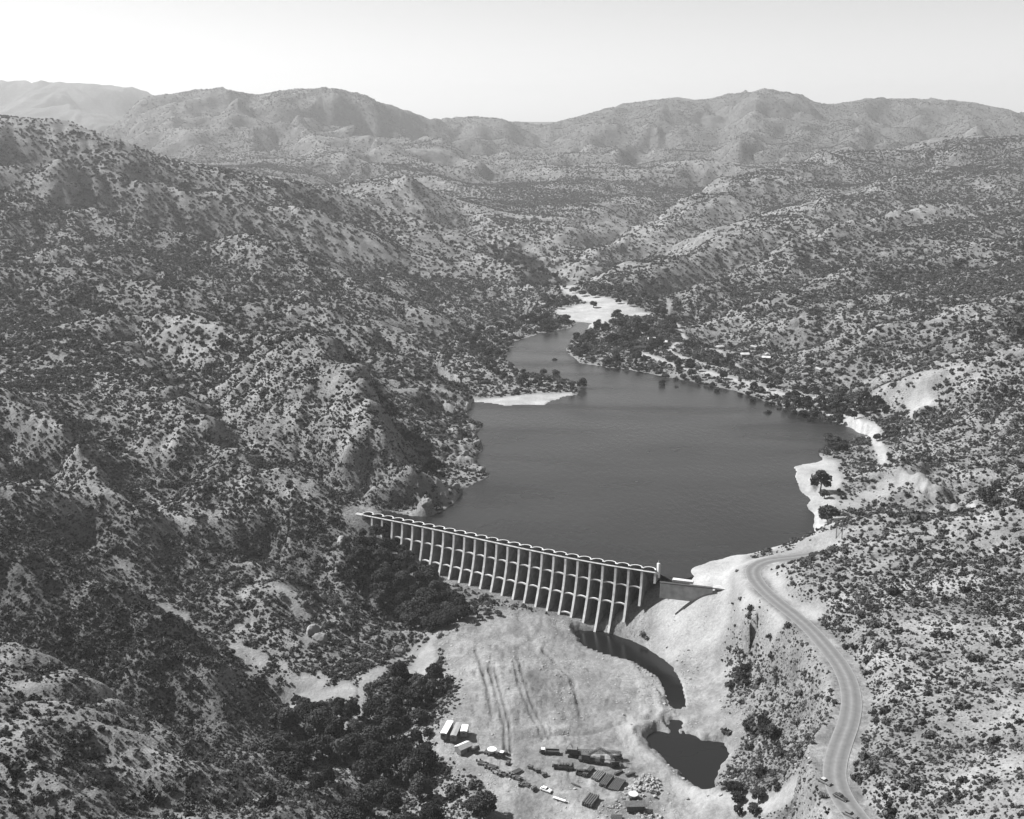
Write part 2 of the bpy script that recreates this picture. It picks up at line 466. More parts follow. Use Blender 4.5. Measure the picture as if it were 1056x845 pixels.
STREAM1 = Zs((592, 650, -38.5), (620, 651, -38.5), (644, 657, -38.5), (666, 667, -38.5), (688, 682, -38.5), (697, 700, -38.5), (703, 722, -38.5), (703, 732, -38.5), (692, 731, -38.5), (690, 714, -38.5), (683, 699, -38.5), (656, 682, -38.5), (622, 673, -38.5), (598, 664, -38.5))
STREAM2 = Zs((693, 742, -38.5), (701, 742, -38.5), (706, 757, -38.5), (722, 764, -38.5), (748, 766, -38.5), (752, 778, -38.5), (745, 800, -38.5), (728, 818, -38.5), (712, 806, -38.5), (690, 786, -38.5), (664, 762, -38.5), (684, 755, -38.5))
d_st = np.minimum(sdf(STREAM1), sdf(STREAM2))
DAMLINE = [tuple(p) for p in DAM]
d_dam, _ = seg_dist(X, Y, DAMLINE)

RIVERBED = Zs((552, 290, 5), (585, 293, 5), (640, 308, 4), (690, 322, 4), (650, 328, 3), (628, 336, 3), (604, 342, 2), (585, 334, 2), (560, 322, 3), (560, 305, 4))
LOWLAND = Zs((588, 345, 2), (610, 336, 2), (640, 325, 3), (690, 322, 5), (712, 350, 5), (760, 376, 5), (810, 396, 5), (850, 408, 5), (905, 430, 5), (900, 447, 3), (850, 434, 1), (800, 418, 1), (700, 392, 1), (640, 381, 1), (596, 375, 1), (584, 360, 1))
COVE = Zs((850, 425, 1), (880, 425, 2), (912, 445, 3), (905, 462, 3), (880, 462, 2), (868, 440, 1))
SPIT = Zs((484, 412, 1), (505, 370, 3), (520, 368, 1), (540, 382, 1), (600, 394, 1), (596, 406, 1), (560, 418, 1), (520, 418, 1))
d_low = np.minimum(np.minimum(sdf(RIVERBED), sdf(LOWLAND)), np.minimum(sdf(SPIT), sdf(COVE)))
hills = sstep(0, 60, d_low) * sstep(0, 60, d_site) * sstep(2, 45, d_shore) * (d_lake > 0) * sstep(6, 45, d_road) * sstep(10, 60, d_dam)
H = Z.copy()


def near_f(wl):
    # the near hills are broad planar slopes, finely gullied only
    if wl >= 70:
        a_ = .26 + (.34 if wl < 200 else .5) * sstep(900, 1900, RR) + (.40 if wl < 200 else .24) * sstep(1900, 3600, RR)
    else:
        a_ = .75 + 0 * RR
    a_ = a_ * (1 - .65 * np.exp(-(d_O / 130) ** 2)) if wl > 60 else a_
    return a_ * np.where((X > 60) & (RR < 900), .55 + .45 * sstep(600, 900, RR), 1.0)


d_O, _ = seg_dist(X, Y, Ys((-400, 90, 1900), (0, 119, 1900), (60, 125, 1900), (130, 142, 1900), (165, 160, 1880), (200, 171, 1900), (250, 180, 1930), (300, 186, 1950), (360, 199, 2000), (420, 216, 2000), (480, 241, 1900), (520, 267, 1760), (545, 291, 1640)))
WASH = Zs((345, 715, -38.5), (300, 700, -36), (260, 680, -32), (225, 658, -26), (198, 643, -21), (160, 622, -15), (125, 600, -8), (92, 568, -1))
d_wash, z_wash = seg_dist(X, Y, WASH)
hills = hills * sstep(5, 30, d_wash)
for wl, amp, seed, lo, hi, far in ((1500, 150, 3, 3000, 5200, 1e5), (700, 80, 9, 2100, 3800, 1e5), (340, 46, 21, 900, 1800, 1e5), (150, 24, 33, 280, 640, 1e5), (70, 9.0, 45, 200, 430, 5000), (34, 6.0, 57, 150, 300, 2800), (15, 2.4, 69, 150, 250, 1300)):
    g, m = gully(H, wl, seed, lo, hi, far)
    slope = sstep(0.02, 0.30, m)
    H = H + (g - (0.16 if wl > 300 else 0.0) * (g != 0)) * amp * slope * sstep(lo, hi, RR) * hills * near_f(wl)
H = H + fbm(X / 60, Y / 60, 4, 5) * 2.4 * hills * sstep(0.03, .3, m) + fbm(X / 7, Y / 7, 3, 8) * 0.4 * (0.3 + 0.7 * hills)
# rock roughness near the left shore
rock = sstep(45, 10, seg_dist(X, Y, SHORE_L[3:12])[0]) * (d_lake > 0) * (X < -20)
H = H + np.abs(fbm(X / 11, Y / 11, 4, 88)) * 7 * rock
# bring the far crests to their surveyed heights
SKY = [(-700, 95), (-300, 88), (0, 84), (60, 85), (100, 87), (140, 91), (160, 99), (180, 98), (205, 93), (230, 91.5), (262, 99), (285, 95), (310, 92), (345, 91.5), (370, 97), (400, 109), (420, 114), (440, 123), (465, 122), (490, 120), (520, 124), (560, 130), (600, 120), (640, 108.5), (680, 103),
       (700, 101), (725, 104), (750, 98), (790, 93), (820, 97), (850, 109), (875, 106), (900, 102), (925, 104), (950, 103), (1000, 105), (1056, 117), (1300, 120), (1700, 110)]
def smooth1(a, n):
    return np.convolve(np.pad(a, n, mode='edge'), np.hanning(2 * n + 3)[1:-1] / np.hanning(2 * n + 3)[1:-1].sum(), mode='valid')


for CT_, lim in (([(-900, 9000), (1800, 9000)], 165), ([(90, 5300), (230, 5500), (340, 5500), (440, 6000), (560, 6500), (1056, 6500), (1800, 6500)], -1)):
    colx = 528 + F * np.tan(th) * 1.0
    yc = np.interp(colx, [a for a, b in CT_], [b for a, b in CT_]) / np.cos(th)
    _px, _py = to_px(X, Y, H)
    m_ = np.where(np.abs(RR - yc[None]) < 800, _py, 1e6)
    kk = np.argmin(m_, axis=0); ar = np.arange(NC)
    dz = (m_[kk, ar] - np.interp(_px[kk, ar], [a for a, b in SKY], [b for a, b in SKY])) / F * Y[kk, ar] / CP
    if lim > 0: dz = dz * (_px[kk, ar] < lim)
    else: dz = dz * sstep(110, 175, _px[kk, ar])
    dz = smooth1(np.clip(dz, -120, 160), 9)
    ctr = smooth1(RR[kk, ar], 30)
    H = H + dz[None] * sstep(1300, 150, np.abs(RR - ctr[None]))
Z = H
lowf = sstep(30, -5, d_low)
Z = Z * (1 - lowf) + np.clip(Zb, .4, 7.0 + np.maximum(0, RR - 1500) * .02) * lowf + lowf * fbm(X / 18, Y / 18, 3, 17) * .35
bluff = np.exp(-(seg_dist(X, Y, Ys((850, 505, 702), (880, 494, 705), (912, 481, 710), (940, 471, 712), (960, 490, 680), (985, 520, 640)))[0] / 26) ** 2)
Z = Z + bluff * (np.abs(fbm(X / 13, Y / 13, 4, 141)) * 7 - 1.5 + fbm(X / 4, Y / 4, 2, 142) * .8)
# grooves of the graded bank right of the dam
MOUND = Zs((668, 606, -5), (700, 604, -2), (745, 606, -2), (755, 640, -8), (740, 680, -25), (700, 690, -34), (665, 664, -34), (648, 646, -33))
ga, gb = PZ(735, 608, -2), PZ(660, 660, -34)
gl = math.hypot(ga[0] - gb[0], ga[1] - gb[1]); gux, guy = (ga[0] - gb[0]) / gl, (ga[1] - gb[1]) / gl
al_ = X * gux + Y * guy; ac_ = X * guy - Y * gux
mnd = sstep(6, -6, sdf(MOUND))
Z = Z + mnd * (fbm(ac_ / 5.5, al_ / 45, 3, 131) * 1.5 + np.abs(fbm(ac_ / 2.2, al_ / 14, 2, 132)) * .5 + np.abs(fbm(X / 6, Y / 6, 3, 133)) * .9)
# site smoothing and heaps
sm = sstep(8, -12, d_site)
Z = Z + sm * (fbm(X / 30, Y / 30, 3, 4) * 2.6 + np.abs(fbm(X / 7, Y / 7, 4, 14)) * 1.5)
TRACKS = [[(505, 690, -29), (512, 720, -30), (520, 745, -31), (522, 778, -33)], [(510, 690, -29), (518, 722, -30), (526, 748, -31), (527, 778, -33)], [(530, 688, -30), (540, 722, -31), (560, 760, -33)], [(536, 688, -30), (546, 722, -31), (566, 760, -33)],
          [(490, 668, -28), (500, 700, -29), (508, 740, -31)], [(560, 670, -32), (590, 700, -33), (600, 740, -34)], [(540, 760, -33), (600, 755, -34), (650, 745, -35)]]
LANE = [(735, 733, -35), (705, 738, -36), (668, 735, -36), (645, 745, -35), (650, 770, -35), (672, 795, -35.5), (710, 822, -35.5), (760, 842, -35.5), (820, 880, -36)]
d_lane, _ = seg_dist(X, Y, Zs(*LANE))
trk = np.zeros_like(Z)
for t_ in TRACKS:
    d_, _ = seg_dist(X, Y, Zs(*t_))
    trk = np.maximum(trk, np.exp(-((d_ + fbm(X / 6, Y / 6, 2, 91) * .9) / .8) ** 2) * (.85 + .6 * fbm(X / 12, Y / 12, 2, 92)))
Z = Z - trk * 1.1 * sm
lanef = sstep(5.5, 3.0, d_lane + fbm(X / 7, Y / 7, 2, 93) * 1.2)
# water bodies
Z = np.where(d_lake < 0, np.minimum(Z, -0.25 - np.clip(-d_lake * 0.12, 0, 4)), Z)
shore_bank = (d_lake >= 0) & (d_shore < 70) & (d_dam > 12) & ~((X > -160) & (X < 112) & (Y < np.interp(X, [-160, -100] + list(DAM[:, 0]) + [112], [690, 668] + list(DAM[:, 1]) + [552])))
Z = np.where(shore_bank, np.maximum(Z, 0.12 + np.minimum(d_lake, 40) * 0.055), Z)
rag = fbm(X / 9, Y / 9, 3, 77) * 3.6 + fbm(X / 2.6, Y / 2.6, 2, 78) * 1.0
Z = np.where(d_st < 30, np.minimum(Z, -32.7 + (d_st + rag) * 1.2), Z)
Z = np.where((d_st >= 2) & (d_st < 40), np.maximum(Z, np.minimum(-31.6, -32.7 + (d_st + rag) * 0.75)), Z)
# berm by the pool
Z = Z + 1.1 * np.exp(-((d_st - 5.5) / 1.8) ** 2) * (Y < 520) * (X < 60 + (520 - Y) * .3)
# road bench
rb = sstep(15, 5.6, d_road)
Z = Z * (1 - rb) + z_road * rb
TURN = Zs((866, 742, 18), (845, 760, 18.7), (836, 775, 19.3), (846, 800, 20), (866, 826, 21), (880, 842, 22), (868, 800, 20), (866, 770, 19))
tb = sstep(7, 0.5, sdf(TURN))
Z = Z * (1 - tb) + z_road * tb


soft = np.exp(-(((X - 105) / 38) ** 2 + ((Y - 540) / 38) ** 2) ** 2)
Z = Z * (1 - soft) + blur(Z, 4) * soft
Z = np.where((d_lake < 3) & (X > 60), np.minimum(Z, -.2 + np.maximum(d_lake, 0) * .3), Z)


def ground(x, y):
    x = np.asarray(x, float); y = np.asarray(y, float)
    r = np.log(np.sqrt(x * x + y * y)); t = np.arctan2(x, y)
    i = np.clip((r - lr[0]) / (lr[-1] - lr[0]) * (NR - 1), 0, NR - 1.001)
    j = np.clip(np.interp(t, th, np.arange(NC)), 0, NC - 1.001)
    i0 = i.astype(int); j0 = j.astype(int); fi = i - i0; fj = j - j0
    return Z[i0, j0] * (1 - fi) * (1 - fj) + Z[i0 + 1, j0] * fi * (1 - fj) + Z[i0, j0 + 1] * (1 - fi) * fj + Z[i0 + 1, j0 + 1] * fi * fj


def field(G, x, y):
    r = np.log(np.sqrt(x * x + y * y)); t = np.arctan2(x, y)
    i = np.clip((r - lr[0]) / (lr[-1] - lr[0]) * (NR - 1), 0, NR - 1.001).astype(int)
    j = np.clip(np.interp(t, th, np.arange(NC)), 0, NC - 1.001).astype(int)
    return G[i, j]


def hit(px, py, tmin=200, tmax=4000):
    d = np.array(ray(px, py))
    t = np.exp(np.linspace(math.log(tmin), math.log(tmax), 1600))
    P = d[None] * t[:, None] + np.array([0, 0, CAMH])
    g = ground(P[:, 0], P[:, 1])
    b = np.nonzero(P[:, 2] < g)[0]
    if len(b) == 0: return None
    k = b[0]
    p = P[k]
    return (float(p[0]), float(p[1]), float(g[k]))


# surface cover -------------------------------------------------------
bare = np.zeros_like(Z)
pale = np.zeros_like(Z)


def paint(mask):
    global bare
    bare = np.maximum(bare, mask)


edge = fbm(X / 14, Y / 14, 3, 31) * 7
paint(sstep(6, -4, d_site + edge * .8) * 0.85)
paint(sstep(3.2, .5, d_road - 4.6 + edge * .18) * 1.0)
paint(sstep(3, -2, sdf(TURN) + edge * .2))


def ppoly(lst, z, f=4, e=.6):
    paint(sstep(f, -f, sdf([PZ(a, b, z) for a, b in lst]) + edge * e))


def pline(lst, wd, s=1.0, e=.25):
    d, _ = seg_dist(X, Y, [PZ(*p) for p in lst])
    paint(sstep(wd * 1.5, wd * .6, d + edge * e) * s)


# dry riverbed
bare_yard = bare.copy()
ppoly([(552, 290), (585, 292), (600, 303), (640, 312), (675, 322), (640, 326), (628, 333), (612, 338), (596, 330), (570, 322), (575, 314), (606, 312), (590, 305), (570, 298)], 4, 6, .6)
# beaches
ppoly([(478, 428), (484, 411), (520, 410), (560, 406), (592, 404), (590, 409), (560, 419), (520, 421)], 1, 3, .5)
ppoly([(816, 480), (846, 470), (862, 475), (868, 500), (858, 530), (868, 550), (838, 560), (834, 530), (824, 505)], 1, 3, .5)
ppoly([(858, 425), (880, 432), (905, 447), (898, 455), (870, 437)], 2, 3, 1.2)
pline([(843, 405, 5), (846, 420, 3), (858, 430, 2)], 4)
pline([(660, 365, 3), (700, 378, 3), (760, 393, 3), (800, 405, 3), (840, 412, 4)], 5)
pline([(690, 306, 12), (686, 320, 8), (700, 335, 6), (712, 352, 6), (740, 358, 6), (760, 372, 5), (800, 395, 6), (845, 408, 6)], 3.4)
pline([(700, 352, 5), (690, 362, 5), (706, 370, 4), (740, 380, 4)], 3)
pline([(575, 286, 10), (620, 292, 9), (660, 298, 10), (690, 306, 12)], 3)
pline([(870, 425, 6), (900, 445, 5), (910, 470, 6), (915, 478, 8)], 3.5)
ppoly([(930, 425), (958, 424), (962, 436), (938, 440)], 9)
ppoly([(985, 503), (1010, 515), (1040, 528), (1020, 538), (1000, 530)], 13, 3, .5)
ppoly([(700, 598), (735, 575), (770, 568), (815, 572), (800, 582), (775, 585), (762, 610), (750, 640), (740, 690), (700, 700), (655, 668), (640, 655), (665, 625), (680, 606)], -5, 5, .7)
paint(sstep(16, 6, d_road + edge * .7) * (Y > 470) * (X > 60) * .9)
# washes
paint(sstep(6.5, 2, d_wash + fbm(X / 6, Y / 6, 3, 98) * 9) * .85)
ppoly([(215, 655), (250, 660), (300, 680), (335, 690), (370, 705), (300, 712), (250, 690)], -31, 3, 3.4)
bare *= np.where((X < -60) & (Y < 600), np.clip(.62 + fbm(X / 8, Y / 8, 3, 99) * 1.1, 0, 1), 1)
pline([(300, 730, -39), (304, 712, -37), (330, 702, -37)], 3)
pline([(372, 735, -40), (372, 705, -37), (400, 682, -36), (445, 655, -36)], 1.8, .8, .5)
pline([(430, 690, -36), (445, 665, -35), (458, 650, -33)], 6, 1, .6)
pline([(345, 508, 9), (375, 522, 4), (390, 527, 2)], 1.6)
# hogback bare strata
pline([(840, 530, 4), (880, 500, 12), (915, 480, 20), (945, 472, 24)], 7, .6, 1.2)
pline([(940, 472, 24), (965, 500, 18), (985, 520, 13)], 4, .8, .8)
paint(rock * sstep(.1, .4, np.abs(fbm(X / 11, Y / 11, 4, 88))) * .55)
# outcrop on spur
pline([(290, 600, -12), (305, 640, -25), (320, 660, -30)], 5, .6, 1.6)
pale = np.where(bare > bare_yard + .05, 1.0, 0.0) * bare
pale = np.where(d_site < 5, .12, pale)
pale = np.maximum(pale, lanef * .55)
pale = np.where((X < -20) & (Y < 600), pale * .55, pale)
pale = blur(pale, 1)
bare = np.maximum(bare, lanef)
gx, gy = grad(Z)
slope = np.sqrt(gx * gx + gy * gy)
conv = np.gradient(np.gradient(Zb + (H - Zb), axis=0), axis=0)
# patches of thin cover: crests of spurs and steep sun-facing slopes
thin = np.clip(0.5 + 1.1 * fbm(X / 90, Y / 90, 4, 61) + 0.5 * fbm(X / 22, Y / 22, 3, 63), 0, 1)
thin = thin * (.35 + .65 * sstep(-1.0, 1.0, (H - Zb) / (3 + RR * .006)))
# vegetation cover over the valley: control values 0 (bare) .. 1 (dense)
veg_ctl = [(0, 600, 500, .9), (150, 650, 480, .95), (100, 580, 500, .8), (250, 720, 460, .6), (60, 800, 310, .45), (20, 760, 320, .3), (200, 810, 335, .5), (300, 830, 335, .5), (100, 480, 640, .5), (200, 560, 600, .6), (320, 560, 620, .85), (150, 440, 720, .55),
           (50, 380, 800, .5), (150, 370, 850, .2), (300, 400, 800, .35), (370, 470, 700, .25), (430, 430, 760, .6), (250, 320, 1000, .85), (350, 320, 1080, .55), (450, 340, 1200, .6), (100, 280, 1150, .85), (0, 300, 1000, .9), (100, 190, 1700, .7), (0, 150, 1800, .75), (300, 220, 1800, .6),
           (450, 260, 1700, .6), (600, 230, 2300, .45), (700, 240, 2000, .55), (800, 200, 2500, .6), (900, 180, 2800, .75), (950, 160, 3300, .8), (800, 250, 1650, .6), (950, 240, 1650, .65), (800, 310, 1350, .5), (950, 290, 1350, .7), (900, 340, 1080, .55), (1000, 340, 1000, .6),
           (950, 400, 860, .45), (1030, 420, 800, .55), (950, 460, 750, .4), (900, 520, 690, .3), (900, 570, 540, .34), (1000, 570, 500, .28), (1040, 600, 470, .3), (950, 650, 430, .1), (1000, 700, 380, .08), (1000, 800, 320, .22), (920, 720, 390, .2), (940, 800, 330, .3), (850, 620, 490, .3),
           (800, 680, 460, .55), (800, 620, 520, .45), (780, 740, 440, .6), (820, 800, 380, .5), (800, 840, 360, .5), (740, 660, 500, .15), (450, 800, 420, .5), (230, 620, 560, .6), (300, 620, 560, .4), (350, 640, 550, .5), (1200, 600, 450, .5), (-200, 600, 480, .9), (-200, 300, 1100, .8), (1300, 300, 1300, .6),
           (300, 130, 5000, 1.1), (800, 120, 6000, 1.15), (1000, 120, 6000, 1.1), (500, 150, 4800, .95), (60, 95, 8800, 1.1), (600, 180, 3600, .7)]
vp = np.array([PY(a, b, c)[:2] for a, b, c, d in veg_ctl]); vv = np.array([d for a, b, c, d in veg_ctl])
lp = lambda P: np.stack([np.arctan2(P[:, 0], P[:, 1]) * 1000, np.log(np.hypot(P[:, 0], P[:, 1])) * 700], 1)
wv = rbf_fit(lp(vp), vv, 0.0)
cg = np.stack([(CR * np.sin(CT)).ravel(), (CR * np.cos(CT)).ravel()], 1)
veg = bilin(rbf_eval(lp(vp), wv, lp(cg)).reshape(CR.shape), clr[0], clr[-1], cth[0], cth[-1], LRg, THg)
relief = blur(Z, 10) - Z
veg = np.clip(veg * .85 + .12 + np.clip(relief / (1.2 + RR * .004), -1, 1) * .14 + 0.22 * fbm(X / 110, Y / 110, 4, 71) + .2 * fbm(X / 25, Y / 25, 3, 73) - 0.18 * thin + .08, 0.05, 1)

# ------------------------------------------------------------------ build the ground sheet
def grid_mesh(name, X, Y, Z):
    n, m = X.shape
    me = bpy.data.meshes.new(name)
    co = np.stack([X, Y, Z], -1).reshape(-1, 3).astype(np.float32)
    me.vertices.add(n * m)
    me.vertices.foreach_set('co', co.ravel())
    i = np.arange(n * m).reshape(n, m)
    q = np.stack([i[:-1, :-1], i[:-1, 1:], i[1:, 1:], i[1:, :-1]], -1).reshape(-1, 4).astype(np.int32)
    me.loops.add(q.size)
    me.loops.foreach_set('vertex_index', q.ravel())
    me.polygons.add(len(q))
    me.polygons.foreach_set('loop_start', (np.arange(len(q)) * 4).astype(np.int32))
    me.polygons.foreach_set('loop_total', np.full(len(q), 4, np.int32))
    me.update(calc_edges=True)
    me.polygons.foreach_set('use_smooth', np.ones(len(q), bool))
    return me
# ------------------------------------------------------------------ materials (monochrome photograph: every colour is a grey)
def newmat(name, rough=0.9, spec=0.25):
    m = bpy.data.materials.new(name)
    m.use_nodes = True
    nt = m.node_tree
    b = nt.nodes['Principled BSDF']
    b.inputs['Roughness'].default_value = rough
    b.inputs['Specular IOR Level'].default_value = spec
    return m, nt, b


def N(nt, t, **kw):
    n = nt.nodes.new(t)
    for k, v in kw.items():
        if k.startswith('i_'):
            n.inputs[k[2:].replace('_', ' ')].default_value = v
        else:
            setattr(n, k, v)
    return n


def ramp(nt, src, stops):
    r = nt.nodes.new('ShaderNodeValToRGB')
    e = r.color_ramp.elements
    e[0].position, e[1].position = stops[0][0], stops[-1][0]
    e[0].color = (stops[0][1],) * 3 + (1,); e[1].color = (stops[-1][1],) * 3 + (1,)
    for p, v in stops[1:-1]:
        k = e.new(p); k.color = (v,) * 3 + (1,)
    nt.links.new(src, r.inputs[0])
    return r.outputs[0]


def speckle(name, lo, hi, scale, rough=0.9, spec=.2, bump=0.0, detail=4, metal=0):
    """grey material with noise between two greys, in object coordinates"""
    m, nt, b = newmat(name, rough, spec)
    tc = N(nt, 'ShaderNodeTexCoord')
    n = N(nt, 'ShaderNodeTexNoise'); n.inputs['Scale'].default_value = scale; n.inputs['Detail'].default_value = detail
    nt.links.new(tc.outputs['Object'], n.inputs['Vector'])
    nt.links.new(ramp(nt, n.outputs['Fac'], [(.33, lo), (.67, hi)]), b.inputs['Base Color'])
    b.inputs['Metallic'].default_value = metal
    if bump:
        bp = N(nt, 'ShaderNodeBump'); bp.inputs['Strength'].default_value = bump; bp.inputs['Distance'].default_value = .1
        nt.links.new(n.outputs['Fac'], bp.inputs['Height']); nt.links.new(bp.outputs[0], b.inputs['Normal'])
    return m


# --- ground material: pale decomposed granite with low brush, driven by the painted cover attributes
mg, nt, bs = newmat('ground_soil', .95, .1)
geo = N(nt, 'ShaderNodeNewGeometry')


def noise(scale, detail=4, rough=.55, src=None):
    n = N(nt, 'ShaderNodeTexNoise')
    n.inputs['Scale'].default_value = scale; n.inputs['Detail'].default_value = detail; n.inputs['Roughness'].default_value = rough
    nt.links.new(geo.outputs['Position'], n.inputs['Vector'])
    return n.outputs['Fac']


def mth(op, a, b=None, c=None, clamp=False):
    n = N(nt, 'ShaderNodeMath', operation=op, use_clamp=clamp)
    for k, v in enumerate((a, b, c)):
        if v is None: continue
        if isinstance(v, (int, float)): n.inputs[k].default_value = v
        else: nt.links.new(v, n.inputs[k])
    return n.outputs[0]


def mixc(f, a, b):
    n = N(nt, 'ShaderNodeMix', data_type='RGBA')
    for k, v in ((0, f), (6, a), (7, b)):
        if isinstance(v, float):
            n.inputs[k].default_value = (v,) * 3 + (1,) if k else v
        else: nt.links.new(v, n.inputs[k])
    return n.outputs[2]


a_bare = N(nt, 'ShaderNodeAttribute', attribute_name='bare').outputs['Fac']
a_veg = N(nt, 'ShaderNodeAttribute', attribute_name='veg').outputs['Fac']
soil = ramp(nt, noise(.05, 6, .65), [(.3, .14), (.5, .22), (.7, .34)])
soil_f = ramp(nt, noise(.9, 5, .7), [(.3, .6), (.55, 1.0), (.75, 1.25)])
soil_f = mixc(1.0, soil_f, soil_f)
soilc = N(nt, 'ShaderNodeMix', data_type='RGBA', blend_type='MULTIPLY'); soilc.inputs[0].default_value = 1
nt.links.new(soil, soilc.inputs[6]); nt.links.new(soil_f, soilc.inputs[7])
s2_ = N(nt, 'ShaderNodeMix', data_type='RGBA', blend_type='MULTIPLY'); s2_.inputs[0].default_value = 1
nt.links.new(soilc.outputs[2], s2_.inputs[6]); nt.links.new(ramp(nt, a_veg, [(.1, 1.02), (.5, .9), (.95, .58)]), s2_.inputs[7])
soilc = s2_.outputs[2]   # litter darkens the soil under dense brush
# low brush: small dark tufts between the shrubs
v1 = N(nt, 'ShaderNodeTexVoronoi', feature='F1'); v1.inputs['Scale'].default_value = .62; nt.links.new(geo.outputs['Position'], v1.inputs['Vector'])
v2 = N(nt, 'ShaderNodeTexVoronoi', feature='F1'); v2.inputs['Scale'].default_value = .23; nt.links.new(geo.outputs['Position'], v2.inputs['Vector'])
w2 = noise(1.7, 3, .6)
d1 = mth('ADD', v1.outputs['Distance'], mth('MULTIPLY', mth('SUBTRACT', w2, .5), .9))
r1 = mth('MULTIPLY_ADD', a_veg, .42, .06)
tuft1 = mth('MULTIPLY', mth('SUBTRACT', r1, d1), 7.0, clamp=True)
d2 = mth('ADD', v2.outputs['Distance'], mth('MULTIPLY', mth('SUBTRACT', w2, .5), .6))
r2 = mth('MULTIPLY_ADD', a_veg, .36, -.01)
tuft2 = mth('MULTIPLY', mth('SUBTRACT', r2, d2), 7.0, clamp=True)
v3 = N(nt, 'ShaderNodeTexVoronoi', feature='F1'); v3.inputs['Scale'].default_value = .085; nt.links.new(geo.outputs['Position'], v3.inputs['Vector'])
d3 = mth('ADD', v3.outputs['Distance'], mth('MULTIPLY', mth('SUBTRACT', noise(.3, 3, .6), .5), .7))
tuft3 = mth('MULTIPLY', mth('MULTIPLY', mth('SUBTRACT', mth('MULTIPLY_ADD', a_veg, .42, -.02), d3), 5.0, clamp=True), .6)
tuft = mth('MAXIMUM', mth('MAXIMUM', tuft1, tuft2), tuft3)
tuft = mth('MULTIPLY', tuft, mth('SUBTRACT', 1.0, mth('MULTIPLY', a_bare, 1.0)), clamp=True)
brush = ramp(nt, noise(.7, 3), [(.3, .03), (.7, .095)])
wild = mixc(tuft, soilc, brush)
# bare graded dirt and sand
sand = ramp(nt, noise(.035, 8, .7), [(.28, .24), (.5, .35), (.72, .47)])
sandf = ramp(nt, noise(.8, 6, .75), [(.3, .72), (.6, 1.0), (.72, 1.15)])
sc = N(nt, 'ShaderNodeMix', data_type='RGBA', blend_type='MULTIPLY'); sc.inputs[0].default_value = 1
nt.links.new(sand, sc.inputs[6]); nt.links.new(sandf, sc.inputs[7])
a_pale = N(nt, 'ShaderNodeAttribute', attribute_name='pale').outputs['Fac']
a_trk = N(nt, 'ShaderNodeAttribute', attribute_name='rut').outputs['Fac']
grd = ramp(nt, noise(.045, 8, .72), [(.32, .08), (.45, .15), (.54, .21), (.68, .32)])
g2 = N(nt, 'ShaderNodeMix', data_type='RGBA', blend_type='MULTIPLY'); g2.inputs[0].default_value = 1
nt.links.new(grd, g2.inputs[6]); nt.links.new(ramp(nt, noise(.55, 8, .8), [(.3, .5), (.5, 1.0), (.7, 1.4)]), g2.inputs[7])
bare_c = mixc(a_pale, g2.outputs[2], sc.outputs[2])
bare_c = mixc(mth('MULTIPLY', a_trk, .75), bare_c, .09)
nt.links.new(mixc(a_bare, wild, bare_c), bs.inputs['Base Color'])
bp = N(nt, 'ShaderNodeBump'); bp.inputs['Strength'].default_value = .7; bp.inputs['Distance'].default_value = .8
nt.links.new(mth('ADD', mth('MULTIPLY', noise(.5, 6, .7), 1.5), mth('MULTIPLY', tuft, .5)), bp.inputs['Height'])
nt.links.new(bp.outputs[0], bs.inputs['Normal'])

me = grid_mesh('terrain', X, Y, Z)
for nm, arr in (('bare', bare), ('veg', veg), ('pale', pale), ('rut', trk * sm)):
    at = me.attributes.new(nm, 'FLOAT', 'POINT')
    at.data.foreach_set('value', arr.ravel().astype(np.float32))
me.materials.append(mg)
terrain = bpy.data.objects.new('terrain', me)
COL.objects.link(terrain)
terrain['kind'] = 'structure'


def mesh_obj(name, verts, faces, mat, parent=None, smooth=False):
    me = bpy.data.meshes.new(name)
    me.from_pydata([tuple(map(float, v)) for v in verts], [], faces)
    me.update()
    if mat is not None: me.materials.append(mat)
    if smooth: me.polygons.foreach_set('use_smooth', np.ones(len(me.polygons), bool))
    o = bpy.data.objects.new(name, me)
    COL.objects.link(o)
    if parent: o.parent = parent
    return o


